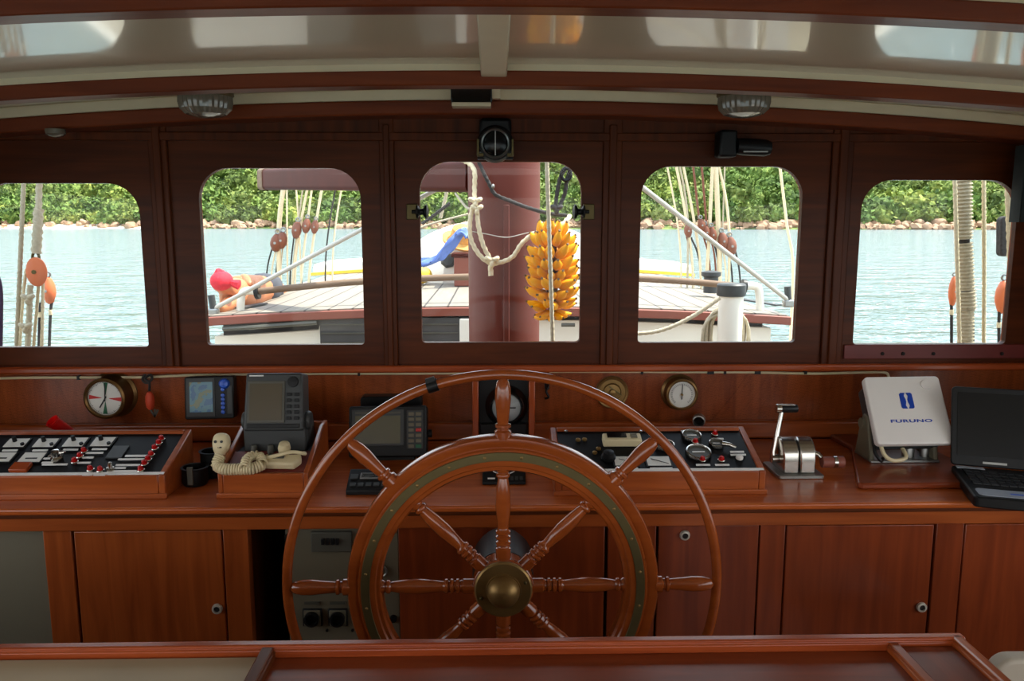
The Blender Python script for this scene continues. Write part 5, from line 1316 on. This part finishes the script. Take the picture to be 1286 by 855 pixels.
for lab, px, py, w, h in (('leftmost brown block in the fourth window', 864, 290, .035, .12), ('second brown block from the left in the fourth window', 881, 283, .035, .12), ('third brown block from the left in the fourth window', 887, 292, .035, .14),
                          ('middle brown block crossed by the grey rod in the fourth window', 895, 295, .035, .15), ('brown block left of the rightmost one in the fourth window', 908, 303, .045, .16), ('rightmost and largest brown block in the fourth window', 918, 309, .05, .17)):
    block(lab, px, py, YR-.03, w, h, tiltx=R(-10))

# ---- first window: rope, blocks
Y1 = 3.45
line('side_rope', 'rope_grey', 'thin pale rope nearest the left edge of the first window', [(33, 150), (29.5, 233), (21, 432), (17, 520)], Y1, .009, fall=True)
t = thing('side_tackle', 'round varnished block on a spliced rope in the first window', 'pulley block', AY(46, 341, Y1))
rope([AY(*q, Y1) for q in ((51, 150), (49, 233), (48.5, 262))], .0125).build('rope_fall', 'rope_grey', t, world=True, smooth=70)
rope([AY(*q, Y1) for q in ((48.5, 262), (47.5, 285), (45.5, 318))], .019, pitch=.09).build('splice', 'rope_grey', t, world=True, smooth=70)
c = AY(45, 323, Y1); MB().tube([c+Vector((.014*math.cos(2*PI*i/14), 0, .022*math.sin(2*PI*i/14))) for i in range(14)], .006, 8, closed=True).build('shackle', 'brass_dull', t, world=True)
c = AY(46, 341, Y1)
vd = Vector((c.x*.35, c.y, 0)).normalized()
for y in (-.022, 0, .022):
    ck = MB().lathe([(.001, -.008), (.033, -.008), (.041, -.003), (.041, .003), (.033, .008), (.001, .008)], c+vd*y+Vector((-.008*y/.022, 0, 0)), vd, 28)
    ck.v = [Vector((v.x, v.y, c.z+(v.z-c.z)*1.5)) for v in ck.v]
    ck.build('cheek', 'block_orange', t, world=True)
MB().cyl(c-vd*.036, c+vd*.036, .009, seg=14).build('sheave_pin', 'brass_dull', t, world=True)
for L in ([(33, 338), (29, 372), (25, 432), (22, 510)], [(48.5, 356), (46, 390), (42.5, 432), (38, 510)], [(54, 352), (53.5, 390), (52.5, 432), (51, 510)]):
    rope(drop([AY(*q, Y1) for q in L]), .0062).build('fall_strand', 'rope', t, world=True, smooth=70)
rope([AY(*q, Y1-.03) for q in ((38, 358), (37, 385), (36, 412), (34, 450), (32, 520))], .0115, pitch=.08).build('knotted_strand', 'rope_grey', t, world=True, smooth=70)
knot(37, 374, .014, Y1-.03).build('knot', 'rope_grey', t, world=True, smooth=70); knot(34, 410, .014, Y1-.03).build('knot', 'rope_grey', t, world=True, smooth=70)
def orange_block(label, px, py, Y, w, h, lines):
    t = block(label, px, py, Y, w, h, 'block_orange')
    for L in lines:
        rope(drop([AY(*q, Y) for q in L]), .0065, lobes=0).build('dark_strand', 'rope_dark', t, world=True)
        q = L[1]; MB().lathe([(.009, -.012), (.009, .012), (.001, .012)], AY(q[0], q[1], Y), (0, 0, 1), 10).build('whipping', 'rope', t, world=True)
    return t
orange_block('orange block partly behind the round one in the first window', 61.5, 365, 3.75, .03, .13, [[(65, 380), (63.5, 392), (62, 432), (60, 510)], [(51, 380), (50, 395), (49, 432), (48, 510)]])
line('purple_strap', 'purple', 'dark purple strap at the extreme left of the first window', [(-14, 190), (-8, 320), (0, 362), (0.5, 400), (0, 436), (-1, 480)], 3.4, .010, lobes=0, cat='strap', fall=True)
# ---- fifth window
Y5 = 3.25
t = thing('wrapped_shroud', 'thick shroud wound with rope in the fifth window', 'shroud', AY(1210, 330, Y5))
def wrapped(L, r, step=.0145):
    P = [AY(*q, Y5) for q in L]; ln = (P[-1]-P[0]).length; n = int(ln/step); vs = []; rs = []
    for i in range(n*4+1):
        vs.append(P[0].lerp(P[-1], i/(n*4))); rs.append(r*(1+.13*math.sin(2*PI*i/4+.6)))
    return MB().tube(vs, rs, 18)
wrapped([(1209.5, 150), (1210.5, 300)], .031).build('rope_winding', 'rope_grey', t, world=True, smooth=70)
wrapped([(1211, 305), (1214, 364)], .030).build('rope_winding', 'rope_grey', t, world=True, smooth=70)
wrapped([(1213.5, 365.5), (1214.5, 388)], .034).build('rope_winding', 'rope_grey', t, world=True, smooth=70)
wrapped([(1213.5, 389), (1212.5, 520)], .029).build('rope_winding', 'rope_grey', t, world=True, smooth=70)
MB().tube([AY(1209.5, 140, Y5), AY(1211, 300, Y5), AY(1213, 390, Y5), AY(1212.5, 520, Y5), Vector((AY(1212.5, 520, Y5).x, Y5, -.062))], .02, 12).build('wire_core', 'rope_dark', t, world=True)
line('side_rope', 'rope', 'pale rope running close along the left of the wrapped shroud', [(1197.5, 150), (1199.5, 240), (1203, 360), (1205, 432), (1206, 510)], Y5-.04, .008, fall=True)
line('side_rope', 'rope', 'straight pale rope right of the wrapped shroud in the fifth window', [(1235, 150), (1235.5, 240), (1236, 340), (1235.5, 432), (1235.5, 510)], Y5, .0078, fall=True)
line('side_rope', 'rope', 'pale rope at the right edge of the fifth window', [(1263, 150), (1266, 240), (1269, 330), (1270, 432), (1270.5, 510)], Y5-.12, .0115, fall=True)
orange_block('narrow orange block left of the wrapped shroud', 1197, 366, 3.55, .02, .14, [[(1194.5, 378), (1195, 392), (1195, 432), (1195, 510)]])
line('dark_tackle_line', 'rope_dark', 'dark line running down the right of the wrapped shroud', [(1220, 380), (1221.5, 400), (1222, 432), (1222, 510)], 3.5, .006, lobes=0, fall=True)
orange_block('orange block at the right edge of the fifth window', 1259.5, 373, 3.45, .032, .15, [[(1255, 390), (1254.5, 408), (1254.5, 432), (1254, 510)], [(1265, 396), (1266, 408), (1266, 432), (1266, 510)]])
p = AY(1260, 296, 3.5)
solo(MB().prism(rrect(-.022, .022, -.09, .085, .02), p-Vector((0, .02, 0)), (1, 0, .12), (-.08, 0, 1), (0, 1, 0), .04), 'dark_pulley_block', 'rope_dark', 'dark long block hanging near the right edge of the fifth window', 'pulley block', p, bevel=.006)

# ================================================================== BAY AND HILLSIDE
ZS = -1.4
struct(MB().add([(-900, -300, ZS), (900, -300, ZS), (900, 900, ZS), (-900, 900, ZS)], [(0, 1, 2, 3)]).build('sea', 'water'))
from mathutils import noise as mn
def shore(x): return 318-.17*x+7*mn.noise(Vector((x*.02, 3.1, 0)))+3*mn.noise(Vector((x*.07, 9.1, 0)))
def hz(x, d):
    if d < 0: return ZS-1
    h = 1.2*min(1, d/6)+.36*d*(1-math.exp(-d/25))
    h += 7*mn.noise(Vector((x*.012, d*.012, 1.7)))*min(1, d/40)
    return ZS+max(h, .2)
mb = MB(); vs, fs = [], []; xs = [-330+i*6 for i in range(111)]; ds = [-4, 0, 3, 6, 9, 13, 18, 25, 33, 42, 53, 66, 82, 100, 120, 145, 175, 210]
for x in xs:
    for d in ds: vs.append((x, shore(x)+d, hz(x, d)))
m = len(ds)
for i in range(len(xs)-1):
    for k in range(m-1): fs.append((i*m+k, (i+1)*m+k, (i+1)*m+k+1, i*m+k+1))
struct(mb.add(vs, fs).build('hill', 'hill'))
def ico(sub):
    bm = bmesh.new(); bmesh.ops.create_icosphere(bm, subdivisions=sub, radius=1)
    v = [x.co.copy() for x in bm.verts]; f = [tuple(q.index for q in p.verts) for p in bm.faces]; bm.free(); return v, f
iv, if_ = ico(3); iv2, if2 = ico(2)
rt = random.Random(11)
vs, fs, tints = [], [], []
def crown(c, r, V, Fc, sq, leafy=0):
    o = Vector((rt.uniform(0, 90), rt.uniform(0, 90), 0)); b = len(vs)
    for v in V:
        k = 1+.6*mn.noise(v*1.7+o)+.4*mn.noise(v*4.1+o)
        k *= .8 if leafy else 1
        vs.append((c[0]+v.x*r*k, c[1]+v.y*r*k, c[2]+v.z*r*sq*k))
    for f in Fc: fs.append(tuple(i+b for i in f))
    if leafy:
        for q in range(leafy):      # loose sprays of foliage standing off the crown
            z = rt.uniform(-.35, 1); an = rt.uniform(0, 2*PI); w = math.sqrt(1-z*z); k = rt.uniform(.75, 1.3)
            c_ = Vector((c[0]+w*math.cos(an)*r*k, c[1]+w*math.sin(an)*r*k, c[2]+z*r*sq*k)); e = r*rt.uniform(.10, .30)
            u = Vector((rt.uniform(-1, 1), rt.uniform(-1, 1), rt.uniform(-1, 1))).normalized(); v = u.cross(Vector((rt.uniform(-1, 1), rt.uniform(-1, 1), rt.uniform(-1, 1)))).normalized()
            b2_ = len(vs); vs.extend([c_-u*e, c_+v*e*.7, c_+u*e, c_-v*e*.7]); fs.append((b2_, b2_+1, b2_+2, b2_+3))
for d0, step, rr in ((9, 6.5, (3, 5.4)), (16, 7, (3.4, 6.2)), (24, 7.5, (3.6, 6.4)), (33, 7.5, (3.2, 5.6)), (43, 8, (3.4, 6)), (54, 8.5, (3.6, 6)), (66, 9, (3.6, 6)), (80, 9.5, (4, 6.4)), (96, 10, (4, 6.6)), (114, 11, (4.4, 7)), (134, 12, (4.5, 7.5))):
    x = -300
    while x < 280:
        x += step*rt.uniform(.7, 1.3); d = d0+rt.uniform(-4, 4); r = rt.uniform(*rr)
        near = d0 < 30; nb = len(vs)
        crown((x, shore(x)+d, hz(x, d)+r*.55), r, iv if near else iv2, if_ if near else if2, rt.uniform(.75, 1.1), 150 if near else 120)
        q_ = rt.random(); tc_ = rt.choice([(1.05, 1.0, .8), (.8, .9, .75), (1.2, 1.12, .85), (.9, 1.0, .85), (1.0, .95, .95)]); lm = rt.uniform(.8, 1.15)
        tints += [(tc_[0]*lm, tc_[1]*lm, tc_[2]*lm)]*(len(vs)-nb)
tr_ = MB(); tr_.v = [Vector(v) for v in vs]; tr_.f = fs; tr_.mi = [0]*len(fs)
o = tr_.build('forest', 'leaf', smooth=80)
ca = o.data.color_attributes.new('species', 'FLOAT_COLOR', 'POINT')
buf = []
for c_ in tints: buf += [c_[0], c_[1], c_[2], 1]
ca.data.foreach_set('color', buf); tag(o, 'dense green forest covering the hillside beyond the bay', 'forest', kind='stuff')
vs, fs = [], []
x = -320
while x < 280:
    x += rt.uniform(.45, 1.3); r = rt.uniform(.6, 2.3)
    if x < -150 and rt.random() < .6: continue
    crown((x, shore(x)+(dd := rt.uniform(-1, 8)), ZS+r*.35+max(0, dd)*.26), r, iv2, if2, .75)
rk = MB(); rk.v = [Vector(v) for v in vs]; rk.f = fs; rk.mi = [0]*len(fs)
o = rk.build('shoreline_boulders', 'rock', smooth=50); tag(o, 'band of pink granite boulders along the far waterline', 'boulders', kind='stuff')
mb = MB(); vs, fs = [], []
for i, x in enumerate(range(-330, -140, 5)):
    s = shore(x); vs += [(x, s-2, ZS+.05), (x, s+3, ZS+.9), (x, s+7, ZS+2.0)]
n = len(vs)//3
for i in range(n-1):
    for k in range(2): fs.append((i*3+k, i*3+3+k, i*3+4+k, i*3+k+1))
struct(mb.add(vs, fs).build('beach', 'sand'))
p = AZ(257, 288.2, ZS)
bt = thing('motorboat', 'tiny white motorboat on the far water at the left of the second window', 'boat', (p.x, p.y*.9, ZS))
MB().prism([(-1.6, 0), (1.3, 0), (2.0, .8), (-1.7, .7)], (0, -.7, 0), (1, 0, 0), (0, 0, 1), (0, 1, 0), 1.4).build('hull', 'outwhite', bt, bevel=.1)
MB().prism([(-.9, .7), (.6, .7), (.2, 1.4), (-.8, 1.4)], (0, -.5, 0), (1, 0, 0), (0, 0, 1), (0, 1, 0), 1.0).build('cabin', 'outwhite', bt, bevel=.05)
# ================================================================== LIGHT
w = bpy.data.worlds.new('sky'); scn.world = w; w.use_nodes = True
nt = w.node_tree; bg = nt.nodes['Background']
tc = N(nt, 'ShaderNodeTexCoord'); sp = N(nt, 'ShaderNodeSeparateXYZ'); nt.links.new(tc.outputs['Generated'], sp.inputs[0])
r = N(nt, 'ShaderNodeValToRGB'); e = r.color_ramp.elements
e[0].position = 0; e[0].color = (1, .99, .97, 1); e[1].position = .85; e[1].color = (.6, .76, 1, 1); x = e.new(.3); x.color = (.94, .97, 1, 1)
nt.links.new(sp.outputs['Z'], r.inputs['Fac']); nt.links.new(r.outputs['Color'], bg.inputs['Color'])
bg.inputs['Strength'].default_value = 1.7
sun = bpy.data.lights.new('sun', 'SUN'); sun.energy = 6.5; sun.angle = R(.6); sun.color = (1, .94, .84)
so = bpy.data.objects.new('sun', sun); C.objects.link(so)
so.rotation_euler = Vector((.9, .22, 1.7)).to_track_quat('Z', 'Y').to_euler()
scn.view_settings.view_transform = 'Standard'; scn.view_settings.look = 'None'
scn.view_settings.gamma = 1; scn.view_settings.use_curve_mapping = False
scn.view_settings.exposure = .75
try:
    scn.cycles.use_denoising = True
    scn.cycles.max_bounces = 8; scn.cycles.transparent_max_bounces = 12
    scn.cycles.sample_clamp_indirect = 8
except Exception: pass
